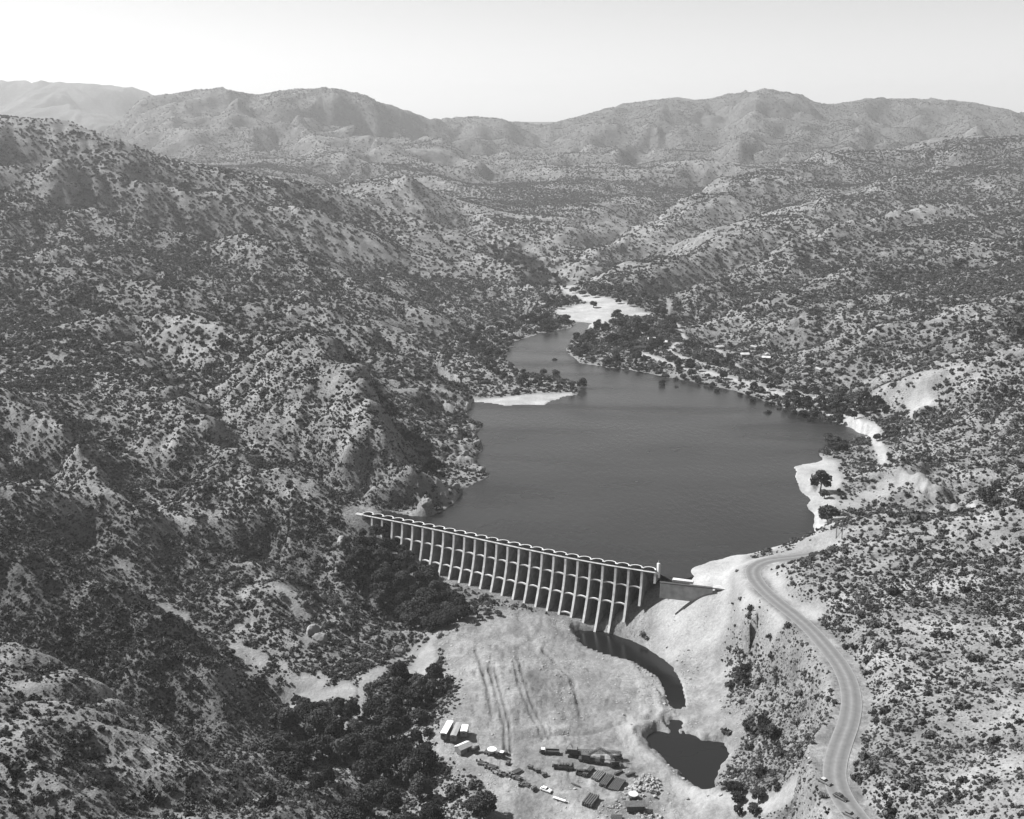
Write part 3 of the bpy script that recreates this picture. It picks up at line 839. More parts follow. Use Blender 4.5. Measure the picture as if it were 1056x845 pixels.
# --- water
def water_mat(name, base, sc, bump):
    m, nt, b = newmat(name, .12, .5)
    b.inputs['IOR'].default_value = 1.33
    g = N(nt, 'ShaderNodeNewGeometry')
    n0 = N(nt, 'ShaderNodeTexNoise'); n0.inputs['Scale'].default_value = .012; n0.inputs['Detail'].default_value = 5
    nt.links.new(g.outputs['Position'], n0.inputs['Vector'])
    nt.links.new(ramp(nt, n0.outputs['Fac'], [(.3, base * .8), (.7, base * 1.25)]), b.inputs['Base Color'])
    mp = N(nt, 'ShaderNodeMapping'); mp.inputs['Scale'].default_value = (1, .45, 1)
    mp.inputs['Rotation'].default_value = (0, 0, .35)
    nt.links.new(g.outputs['Position'], mp.inputs[0])
    n1 = N(nt, 'ShaderNodeTexNoise'); n1.inputs['Scale'].default_value = sc; n1.inputs['Detail'].default_value = 6; n1.inputs['Roughness'].default_value = .65
    nt.links.new(mp.outputs[0], n1.inputs['Vector'])
    n2 = N(nt, 'ShaderNodeTexNoise'); n2.inputs['Scale'].default_value = .011; n2.inputs['Detail'].default_value = 4; n2.inputs['Distortion'].default_value = .6
    mp2 = N(nt, 'ShaderNodeMapping'); mp2.inputs['Scale'].default_value = (.5, 1.8, 1); mp2.inputs['Rotation'].default_value = (0, 0, .25)
    nt.links.new(g.outputs['Position'], mp2.inputs[0]); nt.links.new(mp2.outputs[0], n2.inputs['Vector'])
    nt.links.new(ramp(nt, n2.outputs['Fac'], [(.35, .06), (.65, .34)]), b.inputs['Roughness'])
    bp = N(nt, 'ShaderNodeBump'); bp.inputs['Strength'].default_value = 1; bp.inputs['Distance'].default_value = bump
    nt.links.new(n1.outputs['Fac'], bp.inputs['Height']); nt.links.new(bp.outputs[0], b.inputs['Normal'])
    return m


m_lake = water_mat('lake_water', .017, .3, .42)
m_pool = water_mat('pool_water', .008, .3, .04)


def expand(poly, d):
    """grow a polygon outward so that the banks cut the water edge"""
    n = len(poly); out = []
    ar = sum(poly[i][0] * poly[(i + 1) % n][1] - poly[(i + 1) % n][0] * poly[i][1] for i in range(n))
    s = 1 if ar > 0 else -1
    for i in range(n):
        a = poly[i - 1]; b = poly[(i + 1) % n]
        tx, ty = b[0] - a[0], b[1] - a[1]; l = math.hypot(tx, ty) + 1e-6
        out.append((poly[i][0] + s * ty / l * d, poly[i][1] - s * tx / l * d))
    return out


ARCH_TOP = 3.6


def arch_pts(i, d, r_in, n=10):
    """points of the arch between buttress i and i+1, d below the arch crest"""
    a, b = DAM[i][:2], DAM[i + 1][:2]
    mid = (a + b) / 2; t = (b - a) / 2; u = (DUP[i] + DUP[i + 1]) / 2; u /= np.linalg.norm(u)
    hw = np.linalg.norm(t); t = t / hw
    out = []
    for k in range(n + 1):
        an = math.pi * (1 - k / n)
        p = mid + t * math.cos(an) * hw * r_in + u * (math.sin(an) * hw * .95 * r_in + max(0.0, d))
        out.append((p[0], p[1]))
    return out


shoreW = [p[:2] for p in SHORE_L] + [p[:2] for p in SHORE_R]
ex = expand(shoreW, 9)
dam_edge = []
for i in range(NB - 1, -1, -1):
    dam_edge += arch_pts(i, ARCH_TOP + 0.0, .96)[::-1]
lakep = ex + [(DAM[-1][0] + DUP[-1][0] * 5, DAM[-1][1] + DUP[-1][1] * 5)] + dam_edge
lake = mesh_obj('lake', [(p[0], p[1], 0.0) for p in lakep], [list(range(len(lakep)))], m_lake)
import bmesh
bm_ = bmesh.new(); bm_.from_mesh(lake.data); bmesh.ops.triangulate(bm_, faces=bm_.faces[:])
bmesh.ops.recalc_face_normals(bm_, faces=bm_.faces[:]); bm_.to_mesh(lake.data); bm_.free()
if lake.data.polygons[0].normal.z < 0: lake.data.flip_normals()
lake['kind'] = 'structure'
for nm, pl in (('stream', STREAM1), ('pool', STREAM2)):
    e = expand(pl, 5)
    o = mesh_obj(nm, [(p[0], p[1], -32.8) for p in e], [list(range(len(e)))], m_pool)
    bm_ = bmesh.new(); bm_.from_mesh(o.data); bmesh.ops.triangulate(bm_, faces=bm_.faces[:]); bm_.to_mesh(o.data); bm_.free()
    if o.data.polygons[0].normal.z < 0: o.data.flip_normals()
    o['kind'] = 'structure'

# --- road
m_road, ntr, br = newmat('road_asphalt', .85, .25)
uvn = N(ntr, 'ShaderNodeAttribute', attribute_name='across')
nr = N(ntr, 'ShaderNodeTexNoise'); nr.inputs['Scale'].default_value = .5; nr.inputs['Detail'].default_value = 6
gp = N(ntr, 'ShaderNodeNewGeometry'); ntr.links.new(gp.outputs['Position'], nr.inputs['Vector'])
base = ramp(ntr, uvn.outputs['Fac'], [(0, .24), (.08, .17), (.27, .125), (.38, .15), (.5, .2), (.62, .145), (.73, .12), (.92, .16), (1, .24)])
mr = N(ntr, 'ShaderNodeMix', data_type='RGBA', blend_type='MULTIPLY'); mr.inputs[0].default_value = 1
ntr.links.new(base, mr.inputs[6]); ntr.links.new(ramp(ntr, nr.outputs['Fac'], [(.3, .88), (.7, 1.08)]), mr.inputs[7])
ntr.links.new(mr.outputs[2], br.inputs['Base Color'])
rv, rf, ra = [], [], []
tg = np.gradient(ROAD[:, :2], axis=0); tg /= np.linalg.norm(tg, axis=1)[:, None]
for k in range(len(ROAD)):
    nx, ny = -tg[k][1], tg[k][0]
    hw = 3.9
    for q in range(5):
        o_ = (q / 4 * 2 - 1) * hw
        rv.append((ROAD[k][0] + nx * o_, ROAD[k][1] + ny * o_, ROAD[k][2] + .16 + .06 * (1 - abs(q - 2) / 2)))
        ra.append(q / 4)
for k in range(len(ROAD) - 1):
    for q in range(4):
        a = k * 5 + q
        rf.append((a, a + 5, a + 6, a + 1))
road = mesh_obj('road', rv, rf, m_road, smooth=True)
if road.data.polygons[0].normal.z < 0: road.data.flip_normals()
at = road.data.attributes.new('across', 'FLOAT', 'POINT'); at.data.foreach_set('value', np.array(ra, np.float32))
road['kind'] = 'structure'

# --- sky, sun, air
SUN_EL = R(45)
SUN_AZ = math.atan2(-0.93, 0.32)      # bearing from +Y towards +X
sx, sy, sz = math.sin(SUN_AZ) * math.cos(SUN_EL), math.cos(SUN_AZ) * math.cos(SUN_EL), math.sin(SUN_EL)
world = bpy.data.worlds.new('World'); scene.world = world; world.use_nodes = True
wn = world.node_tree
bg = wn.nodes['Background']
sky = wn.nodes.new('ShaderNodeTexSky'); sky.sky_type = 'NISHITA'; sky.sun_disc = False
sky.sun_elevation = SUN_EL; sky.sun_rotation = SUN_AZ
sky.air_density = 1.0; sky.dust_density = .5; sky.ozone_density = 1.0; sky.altitude = 900
bw = wn.nodes.new('ShaderNodeSeparateColor')   # the film saw through a green-sensitive emulsion
wn.links.new(sky.outputs[0], bw.inputs[0]); wn.links.new(bw.outputs['Green'], bg.inputs['Color'])
bg.inputs['Strength'].default_value = 0.074
sl = bpy.data.lights.new('sun', 'SUN'); sl.energy = 5.0; sl.angle = R(.5); sl.color = (1, 1, 1)
so = bpy.data.objects.new('sun', sl); COL.objects.link(so)
so.rotation_euler = Vector((sx, sy, sz)).to_track_quat('Z', 'Y').to_euler()

hm = bpy.data.materials.new('haze_air'); hm.use_nodes = True
hn = hm.node_tree; hn.nodes.clear()
ho = hn.nodes.new('ShaderNodeOutputMaterial'); pv = hn.nodes.new('ShaderNodeVolumePrincipled')
pv.inputs['Color'].default_value = (.82, .82, .82, 1); pv.inputs['Density'].default_value = 7.5e-5
pv.inputs['Anisotropy'].default_value = 0.25
hn.links.new(pv.outputs[0], ho.inputs['Volume'])
zt = max(float(Z.max()), CAMH) + 40; zb = float(Z.min()) - 1
hx, hy0, hy1 = 11700, -1200, 11900
hv = [(-hx, hy0, zb), (hx, hy0, zb), (hx, hy1, zb), (-hx, hy1, zb), (-hx, hy0, zt), (hx, hy0, zt), (hx, hy1, zt), (-hx, hy1, zt)]
haze = mesh_obj('haze', hv, [(3, 2, 1, 0), (4, 5, 6, 7), (0, 1, 5, 4), (1, 2, 6, 5), (2, 3, 7, 6), (3, 0, 4, 7)], hm)
haze['kind'] = 'stuff'

vs = scene.view_settings
scene.display_settings.display_device = 'sRGB'
vs.view_transform = 'Standard'; vs.look = 'None'; vs.gamma = 1; vs.exposure = 0.98; vs.use_curve_mapping = False
scene.render.engine = 'CYCLES'
scene.render.resolution_x = 1024; scene.render.resolution_y = 819
scene.cycles.volume_bounces = 0
scene.cycles.max_bounces = 4; scene.cycles.diffuse_bounces = 2; scene.cycles.glossy_bounces = 2; scene.cycles.transmission_bounces = 1; scene.cycles.transparent_max_bounces = 2
print('TERRAIN', pts.shape, Z.min(), Z.max())
# ------------------------------------------------------------------ plants
def leaf_mat(name, lo, hi):
    m, nt, b = newmat(name, .85, .12)
    tc = N(nt, 'ShaderNodeNewGeometry'); oi = N(nt, 'ShaderNodeObjectInfo')
    n = N(nt, 'ShaderNodeTexNoise'); n.inputs['Scale'].default_value = .35; n.inputs['Detail'].default_value = 3
    nt.links.new(tc.outputs['Position'], n.inputs['Vector'])
    f = N(nt, 'ShaderNodeMath', operation='MULTIPLY_ADD'); f.inputs[1].default_value = .5
    nt.links.new(n.outputs['Fac'], f.inputs[0])
    f2 = N(nt, 'ShaderNodeMath', operation='MULTIPLY'); f2.inputs[1].default_value = .5
    nt.links.new(oi.outputs['Random'], f2.inputs[0]); nt.links.new(f2.outputs[0], f.inputs[2])
    nt.links.new(ramp(nt, f.outputs[0], [(.2, lo), (.5, (lo + hi) * .42), (.8, hi)]), b.inputs['Base Color'])
    return m


m_shrub = leaf_mat('chaparral_leaves', .014, .12)
m_crown = leaf_mat('tree_leaves', .015, .085)
m_bark = speckle('bark', .06, .14, 3, bump=.3)


def leaf_quads(r_, c, n, size, rnd, up=.25):
    """n leaf clumps scattered through the outer part of an ellipsoid"""
    v, f = [], []
    for _ in range(n):
        while True:
            d = rnd.normal(size=3); d /= np.linalg.norm(d)
            if d[2] > -.55: break
        rr = (.72 + .33 * rnd.random()) if rnd.random() < .8 else rnd.random() * .7
        p = np.array(c) + d * np.array(r_) * rr
        nrm = d * .8 + rnd.normal(size=3) * .7 + np.array([0, 0, up]); nrm /= np.linalg.norm(nrm)
        a = np.cross(nrm, rnd.normal(size=3)); a /= np.linalg.norm(a); b = np.cross(nrm, a)
        s = size * (.55 + .9 * rnd.random())
        k = len(v)
        bend = nrm * s * .35
        v += [p - a * s - b * s * .6, p + a * s * .3 - b * s + bend, p + a * s + b * s * .5, p - a * s * .4 + b * s + bend * .5]
        f.append((k, k + 1, k + 2, k + 3))
    return v, f


def core(r_, c, rnd, sub=1, amp=.25):
    bm = bmesh.new()
    bmesh.ops.create_icosphere(bm, subdivisions=sub, radius=1)
    v = []
    for q in bm.verts:
        d = np.array(q.co)
        v.append(np.array(c) + d * np.array(r_) * (1 - amp + amp * 2 * rnd.random() * .8))
    f = [tuple(x.index for x in fc.verts) for fc in bm.faces]
    bm.free()
    return v, f


def joinm(lst):
    V, Fc = [], []
    for v, f in lst:
        k = len(V); V += v; Fc += [tuple(i + k for i in q) for q in f]
    return V, Fc


def mk_mesh(name, V, Fc, mat, smooth=False):
    me = bpy.data.meshes.new(name)
    me.from_pydata([tuple(map(float, p)) for p in V], [], Fc); me.update()
    me.materials.append(mat)
    if smooth: me.polygons.foreach_set('use_smooth', np.ones(len(me.polygons), bool))
    return me


SHRUBS = []
for k in range(6):
    rd = np.random.default_rng(100 + k)
    parts = []
    nl = (1, 2, 3, 2, 4, 3)[k]
    for q in range(nl):
        off = rd.normal(size=2) * (.38 if nl > 1 else 0)
        rr = (.95 if nl == 1 else .62) * (.85 + .3 * rd.random())
        hh = rr * (.95 + .3 * rd.random())
        c = (off[0], off[1], hh * .55)
        parts.append(core((rr * .78, rr * .78, hh * .72), c, rd))
        parts.append(leaf_quads((rr, rr, hh), c, int(60 / nl) + 14, .17, rd))
    V, Fc = joinm(parts)
    SHRUBS.append(mk_mesh('shrub', V, Fc, m_shrub))


def tree_meshes(seed, h, rad, lobes, leaf, nleaf, flat=.8):
    rd = np.random.default_rng(seed)
    cl = []
    for q in range(lobes):
        a = q * 2.4 + rd.random(); ro = rad * (.62 * math.sqrt((q + .3) / lobes)) * (1 if q else .1)
        rr = rad * (.34 + .20 * rd.random())
        z = h - rr * flat - (ro / rad) ** 1.5 * h * .36 - rd.random() * h * .12
        cl.append(((ro * math.cos(a), ro * math.sin(a), z), rr))
    for q in range(lobes // 2):          # skirt
        a = q * 2.4 + 1 + rd.random(); rr = rad * (.28 + .12 * rd.random())
        cl.append(((rad * .6 * math.cos(a), rad * .6 * math.sin(a), h * .34 + rd.random() * h * .12), rr))
    parts = []
    for c, rr in cl:
        parts.append(core((rr * .72, rr * .72, rr * flat * .68), c, rd, 1, .3))
        parts.append(leaf_quads((rr, rr, rr * flat), c, int(nleaf / len(cl)), leaf, rd))
    crown = mk_mesh('crown', *joinm(parts), m_crown)
    tv, tf = [], []

    def limb(a, b, ra, rb, n=6):
        a = np.array(a, float); b = np.array(b, float); d = b - a; d /= np.linalg.norm(d)
        s = np.cross(d, (0.3, 1, .1)); s /= np.linalg.norm(s); t = np.cross(d, s)
        k = len(tv)
        for p, r_ in ((a, ra), ((a + b) / 2 + s * r_mid(ra), (ra + rb) / 2), (b, rb)):
            for i in range(n):
                an = i / n * 2 * math.pi
                tv.append(p + (s * math.cos(an) + t * math.sin(an)) * r_)
        for j in range(2):
            for i in range(n):
                tf.append((k + j * n + i, k + j * n + (i + 1) % n, k + (j + 1) * n + (i + 1) % n, k + (j + 1) * n + i))
    r_mid = lambda r: r * .5
    fork = (rad * .04, 0, h * .3)
    limb((0, 0, -1.2), fork, rad * .085, rad * .06, 8)
    for c, rr in cl[:lobes]:
        limb(fork, (c[0] * .85, c[1] * .85, c[2] - rr * .2), rad * .04, rad * .012, 5)
    trunk = mk_mesh('trunk', tv, tf, m_bark, True)
    return trunk, crown


TREES = {'big': [tree_meshes(1, 12, 7.4, 9, .42, 3400), tree_meshes(2, 14, 6.4, 8, .42, 3200), tree_meshes(3, 10.5, 7.6, 10, .42, 3400), tree_meshes(12, 13, 5.6, 7, .4, 2800)],
         'mid': [tree_meshes(4, 6.8, 3.9, 6, .34, 1100), tree_meshes(5, 8.2, 3.6, 6, .34, 1100), tree_meshes(6, 5.6, 3.8, 7, .34, 1100)],
         'low': [tree_meshes(7, 4.0, 2.9, 5, .26, 700), tree_meshes(8, 3.5, 2.5, 4, .26, 600)]}


def tag(o, label, cat, group=None):
    o['label'] = label; o['category'] = cat
    if group: o['group'] = group
    return o


def empty(name, loc, rz=0, s=1, label=None, cat=None, group=None):
    o = bpy.data.objects.new(name, None); COL.objects.link(o)
    o.empty_display_size = .5
    o.location = loc; o.rotation_euler = (0, 0, rz); o.scale = (s, s, s)
    if label: tag(o, label, cat, group)
    return o


TREE_XY = []
FAR = []
def put_tree(kind, x, y, s, label, group, name='tree', var=None, squash=1.0, cat='tree'):
    g = float(ground(x, y))
    if group in MASS:
        FAR.append((x, y, g, s)); return None
    tr, cr = TREES[kind][random.randrange(len(TREES[kind])) if var is None else var]
    e = empty(name, (x, y, g), random.random() * 6.28, s, label, cat, group)
    e.scale = (s, s, s * squash)
    for nm, me_ in (('trunk', tr), ('crown', cr)):
        o = bpy.data.objects.new(nm, me_); COL.objects.link(o); o.parent = e
    TREE_XY.append((x, y, s * {'big': 7, 'mid': 3.8, 'low': 2.7}[kind]))
    return e


def scatter_px(poly, n, kind, smin, smax, label, group, sep, tries=4000, **kw):
    """stand n trees inside an area of ground outlined on a survey of the place"""
    xs = [p[0] for p in poly]; ys = [p[1] for p in poly]
    c = 0; mine = []
    for _ in range(tries):
        if c >= n: break
        px = random.uniform(min(xs), max(xs)); py = random.uniform(min(ys), max(ys))
        if not inside(np.array([px]), np.array([py]), poly)[0]: continue
        h = hit(px, py)
        if h is None: continue
        if any((h[0] - q[0]) ** 2 + (h[1] - q[1]) ** 2 < sep * sep for q in mine): continue
        if h[2] < .05 and h[2] > -7 and h[1] > 640:
            if not kw.get('wet'): continue
            h = (h[0], h[1], -.3)
        mine.append(h)
        k2 = {k: v for k, v in kw.items() if k != 'wet'}
        put_tree(kind, h[0], h[1], random.uniform(smin, smax), label, group, **k2)
        c += 1


MASS = ('trees behind the dry riverbed', 'trees up the far valley', 'trees left of the dry riverbed', 'trees on the left bank of the inlet')
GR = 'trees of the canyon grove'
scatter_px([(268, 800), (300, 752), (335, 735), (372, 740), (400, 712), (440, 705), (452, 722), (432, 760), (440, 800), (446, 860), (350, 860), (330, 820)], 44, 'big', .62, 1.0, 'dark broad tree in the shaded canyon grove left of the work yard', GR, 7.5)
scatter_px([(285, 748), (300, 735), (345, 724), (370, 735), (330, 745)], 7, 'big', .35, .55, 'small rounded tree on the upper edge of the canyon grove', 'small trees at the wash mouth', 5)
for px, py, s, lb in ((306, 730, .5, 'lone round tree where the pale wash forks above the grove'), (413, 706, .92, 'large dome shaped tree beside the grey rock bench below the dam'),
                      (448, 706, .85, 'broad tree on the slope between the rock bench and the work yard'), (432, 716, .6, 'tree wedged between two larger crowns below the rock bench'), (500, 842, .8, 'lone dark tree on the slope below the trailers')):
    h = hit(px, py)
    put_tree('big', h[0], h[1], s, lb, None)
h = hit(489, 838); put_tree('big', h[0], h[1], .55, 'smaller dark tree left of the lone one below the trailers', None)
scatter_px([(358, 585), (376, 552), (402, 552), (424, 582), (452, 608), (484, 634), (462, 650), (424, 650), (392, 632), (366, 606)], 56, 'big', .45, .85, 'dark tree crowding the left foot of the dam', 'trees at the left foot of the dam', 6)
scatter_px([(460, 640), (500, 632), (520, 634), (500, 642), (470, 650)], 6, 'low', .6, 1.1, 'low bush between dam buttresses and work yard', 'bushes at the dam toe', 4)
scatter_px([(470, 352), (500, 340), (530, 330), (560, 322), (592, 330), (590, 342), (555, 350), (525, 360), (512, 372), (490, 370)], 42, 'mid', .9, 1.6, 'dark riverside tree on the left bank of the lake inlet', 'trees on the left bank of the inlet', 8)
scatter_px([(505, 372), (540, 380), (575, 388), (606, 398), (600, 405), (560, 402), (520, 398), (490, 390)], 26, 'mid', .55, 1.15, 'tree on the low spit at the left of the lake', 'trees on the left spit', 8, wet=True)
for px, py, s in ((600, 402, 1.3), (578, 398, 1.1), (588, 400, .9)):
    h = hit(px, py); put_tree('mid', h[0], h[1], s, 'tree at the tip of the left spit with water beside it', 'trees at the tip of the spit')
scatter_px([(588, 352), (600, 340), (640, 328), (685, 324), (700, 338), (694, 356), (664, 366), (640, 376), (604, 374), (590, 364)], 50, 'mid', .95, 1.75, 'dense tree of the grove at the head of the lake', 'trees of the grove at the lake head', 8)
scatter_px([(590, 372), (640, 384), (700, 396), (760, 408), (760, 404), (700, 388), (640, 376), (598, 370)], 14, 'low', .8, 1.4, 'reedy bush standing in the shallows along the far shore', 'bushes in the far shallows', 6, wet=True)
scatter_px([(640, 376), (700, 386), (755, 398), (800, 412), (848, 428), (850, 420), (800, 404), (750, 388), (700, 372), (660, 368)], 28, 'mid', .6, 1.3, 'tree along the far right shore of the lake', 'trees along the far right shore', 8, wet=True)
scatter_px([(796, 408), (850, 420), (868, 430), (878, 442), (850, 438), (812, 428)], 16, 'mid', .8, 1.4, 'half drowned tree in the shallows left of the small right bay', 'trees in the shallows by the right bay', 7, wet=True)
scatter_px([(700, 398), (760, 410), (800, 424), (838, 440), (846, 432), (800, 414), (750, 400)], 22, 'low', .7, 1.5, 'ragged drowned brush off the far right shore', 'drowned brush off the far right shore', 5, wet=True)
scatter_px([(700, 352), (760, 360), (830, 382), (860, 400), (880, 420), (850, 415), (790, 395), (730, 378), (700, 368)], 26, 'mid', .55, 1.25, 'tree beside the dirt tracks behind the right shore', 'trees beside the shore tracks', 10)
scatter_px([(852, 412), (880, 408), (905, 418), (915, 428), (885, 434), (862, 428)], 16, 'mid', .8, 1.5, 'tree clumped beside the small right bay', 'trees by the small right bay', 6)
scatter_px([(842, 460), (868, 455), (872, 466), (856, 478), (845, 474)], 7, 'mid', .7, 1.3, 'tree on the point between the two right coves', 'trees between the right coves', 5, wet=True)
for px, py, s, lb in ((846, 508, 1.9, 'large dark tree on the pale right beach, upper of two'), (853, 538, 1.9, 'large dark tree on the pale right beach, lower of two'), (850, 514, .9, 'small tree tucked below the upper beach tree'),
                      (904, 455, .9, 'lone bush at the tip of the right bay'), (612, 318, 1.5, 'lone dark tree standing in the white dry riverbed'), (683, 402, 1.1, 'half drowned willow standing in the lake, left of two'), (697, 404, .8, 'half drowned willow standing in the lake, right of two'),
                      (792, 430, 1.0, 'half drowned bush in the lake before the right bay'), (572, 374, .8, 'half drowned bush in the inlet channel')):
    h = hit(px, py); put_tree('mid', h[0], h[1], s, lb, None)
scatter_px([(560, 298), (600, 306), (645, 316), (690, 322), (688, 312), (640, 300), (600, 294), (570, 288)], 34, 'mid', .8, 1.6, 'dark tree bordering the far side of the dry riverbed', 'trees behind the dry riverbed', 11)
scatter_px([(556, 300), (572, 306), (602, 313), (580, 320), (560, 318), (545, 310)], 16, 'mid', .8, 1.5, 'dark tree between river channel and left hill', 'trees left of the dry riverbed', 9)
scatter_px([(500, 235), (545, 262), (570, 284), (556, 292), (530, 280), (510, 262)], 26, 'mid', .9, 1.6, 'faint tree up the far valley beyond the riverbed', 'trees up the far valley', 14)
scatter_px([(1000, 505), (1040, 500), (1056, 520), (1056, 535), (1025, 528)], 6, 'mid', .9, 1.6, 'bushy tree beside the pale wash at the right edge', 'trees by the right wash', 8)
scatter_px([(770, 752), (800, 748), (806, 762), (780, 770)], 5, 'mid', .8, 1.2, 'dark bush clumped on the slope right of the pool', 'bushes right of the pool', 4)
scatter_px([(750, 815), (785, 820), (780, 845), (755, 840)], 6, 'mid', .45, .8, 'scrubby bush below the pool near the frame edge', 'scrub below the pool', 4)
scatter_px([(755, 690), (775, 695), (770, 710), (752, 712)], 6, 'low', .7, 1.2, 'bush at the lower end of the pale cut bank', 'bushes at the cut bank', 3)
scatter_px([(430, 700), (455, 705), (446, 745), (438, 770), (430, 755)], 8, 'low', .6, 1.2, 'low bush on the left rim of the work yard', 'bushes on the yard rim', 4)

CROWN_SRC = None
for o in COL.objects:
    if o.name.startswith('crown') and o.data == TREES['mid'][0][1]: CROWN_SRC = o; break
# ---- shrubs on all the hills
_pxg, _pyg = to_px(X, Y, Z)
HZ = np.minimum.accumulate(_pyg, axis=0)
hid = _pyg - HZ                                   # px below the horizon line in front of it
d_water = np.minimum(d_lake, d_st)


def shrub_points(n, r0, r1, smed, sig, power, seed, pat=25.0):
    g = np.random.default_rng(seed)
    t = (g.random(n) * 2 - 1) * R(31)
    r = np.sqrt(g.random(n) * (r1 ** 2 - r0 ** 2) + r0 ** 2)
    x = r * np.sin(t); y = r * np.cos(t)
    v = field(veg, x, y); b = field(bare, x, y)
    cl = .55 + fbm(x / pat, y / pat, 3, seed) * 1.1
    p = np.clip(v ** power * 1.15 * np.clip(cl + .35, 0.1, 1.3), 0, 1) * np.clip(1 - b * 1.25, 0, 1) ** 1.5
    ok = (g.random(n) < p) & (field(d_water, x, y) > 1.5) & (field(d_road, x, y) > 5.5) & (field(hid, x, y) < 22) & (field(np.where(d_dam < 13, 1, 0), x, y) < .5)
    ok &= ~((y < CAMH * 1.2) & (np.abs(x) > 400))
    x, y = x[ok], y[ok]
    s = np.exp(g.normal(size=len(x)) * sig) * smed
    return x, y, s


SX, SY, SS = [], [], []
for a in ((160000, 215, 520, .36, .5, .9, 5, 12.0), (200000, 480, 900, .56, .5, .9, 6, 18.0), (16000, 215, 900, 1.2, .42, 1.1, 7, 30.0), (230000, 850, 1700, .88, .48, .9, 8, 40.0), (36000, 850, 2000, 1.9, .35, 1.1, 9, 60.0),
          (240000, 1650, 3600, 1.6, .35, .8, 10, 120.0), (300000, 3400, 7200, 1.9, .35, 1.0, 12, 260.0)):
    x, y, s = shrub_points(*a)
    SX.append(x); SY.append(y); SS.append(s)
SX = np.concatenate(SX); SY = np.concatenate(SY); SS = np.concatenate(SS)
SZ = ground(SX, SY)
ppx, ppy = to_px(SX, SY, SZ)
dist = np.sqrt(SX ** 2 + SY ** 2 + (SZ - CAMH) ** 2)
vis = (ppx > 2) & (ppx < 1054) & (ppy > 90) & (ppy < 843) & (field(hid, SX, SY) < .8)
app = np.where(vis, SS / dist, 0)
order = np.argsort(-app)
ONE = order[:300]
rest = order[300:]
kind_i = np.random.default_rng(3).integers(0, 6, len(SX))
rot_i = np.random.default_rng(4).random(len(SX)) * 6.283
first = {}


def zone(px, py, x, y):
    if px > 700:
        if field(d_road, np.array([x]), np.array([y]))[0] < 400 and px > np.interp(py, [580, 640, 700, 760, 845], [800, 830, 877, 870, 885]):
            return ('dark round shrub on the pale slope right of the road', 'shrubs right of the road')
        return ('dark shrub on the slope between the road and the pool', 'shrubs between road and pool')
    yb = np.interp(px, [0, 55, 110, 164, 219, 282, 350], [655, 680, 712, 745, 784, 816, 845])
    if py > yb: return ('shrub on the nearest ridge in the lower left corner', 'shrubs on the nearest left ridge')
    if px < 300: return ('shrub on the dark canyon wall behind the nearest left ridge', 'shrubs on the dark canyon wall')
    return ('shrub on the rough ground around canyon grove and work yard', 'shrubs around the work yard')


for i in ONE:
    me_ = SHRUBS[kind_i[i]]
    o = bpy.data.objects.new('shrub', me_); COL.objects.link(o)
    o.location = (SX[i], SY[i], SZ[i] - .12 * SS[i]); o.rotation_euler = (0, 0, rot_i[i]); s = SS[i]
    o.scale = (s, s, s)
    lb, gp_ = zone(ppx[i], ppy[i], SX[i], SY[i])
    tag(o, lb, 'shrub', gp_)
    first.setdefault(int(kind_i[i]), o)

# the rest: one mass of chaparral
me = bpy.data.meshes.new('chaparral')
me.vertices.add(len(rest))
me.vertices.foreach_set('co', np.stack([SX[rest], SY[rest], SZ[rest] - .12 * SS[rest]], 1).astype(np.float32).ravel())
for nm, arr in (('shrub_size', SS[rest]), ('shrub_turn', rot_i[rest]), ('shrub_kind', kind_i[rest].astype(float))):
    at = me.attributes.new(nm, 'FLOAT', 'POINT'); at.data.foreach_set('value', arr.astype(np.float32))
chap = bpy.data.objects.new('chaparral', me); COL.objects.link(chap); chap['kind'] = 'stuff'
chap['label'] = 'dense scatter of dark chaparral shrubs over every hillside'
ng = bpy.data.node_groups.new('scatter_shrubs', 'GeometryNodeTree')
ng.interface.new_socket('Geometry', in_out='INPUT', socket_type='NodeSocketGeometry')
ng.interface.new_socket('Geometry', in_out='OUTPUT', socket_type='NodeSocketGeometry')
gi = ng.nodes.new('NodeGroupInput'); go = ng.nodes.new('NodeGroupOutput')
jn = ng.nodes.new('GeometryNodeJoinGeometry')


def nattr(nm):
    n = ng.nodes.new('GeometryNodeInputNamedAttribute'); n.data_type = 'FLOAT'; n.inputs['Name'].default_value = nm
    return n.outputs['Attribute']


a_s, a_r, a_k = nattr('shrub_size'), nattr('shrub_turn'), nattr('shrub_kind')
cx = ng.nodes.new('ShaderNodeCombineXYZ'); ng.links.new(a_r, cx.inputs['Z'])
er = ng.nodes.new('FunctionNodeEulerToRotation'); ng.links.new(cx.outputs[0], er.inputs[0])
for k, src in sorted(first.items()):
    oi = ng.nodes.new('GeometryNodeObjectInfo'); oi.inputs['Object'].default_value = src; oi.inputs['As Instance'].default_value = True
    cp = ng.nodes.new('FunctionNodeCompare'); cp.data_type = 'FLOAT'; cp.operation = 'EQUAL'
    ng.links.new(a_k, cp.inputs['A']); cp.inputs['B'].default_value = float(k); cp.inputs['Epsilon'].default_value = .1
    ip = ng.nodes.new('GeometryNodeInstanceOnPoints')
    ng.links.new(gi.outputs[0], ip.inputs['Points']); ng.links.new(cp.outputs[0], ip.inputs['Selection'])
    ng.links.new(oi.outputs['Geometry'], ip.inputs['Instance']); ng.links.new(er.outputs[0], ip.inputs['Rotation']); ng.links.new(a_s, ip.inputs['Scale'])
    ng.links.new(ip.outputs[0], jn.inputs[0])
ng.links.new(jn.outputs[0], go.inputs[0])
md = chap.modifiers.new('scatter', 'NODES'); md.node_group = ng
print('SHRUBS', len(rest), 'TREES', len(TREE_XY))

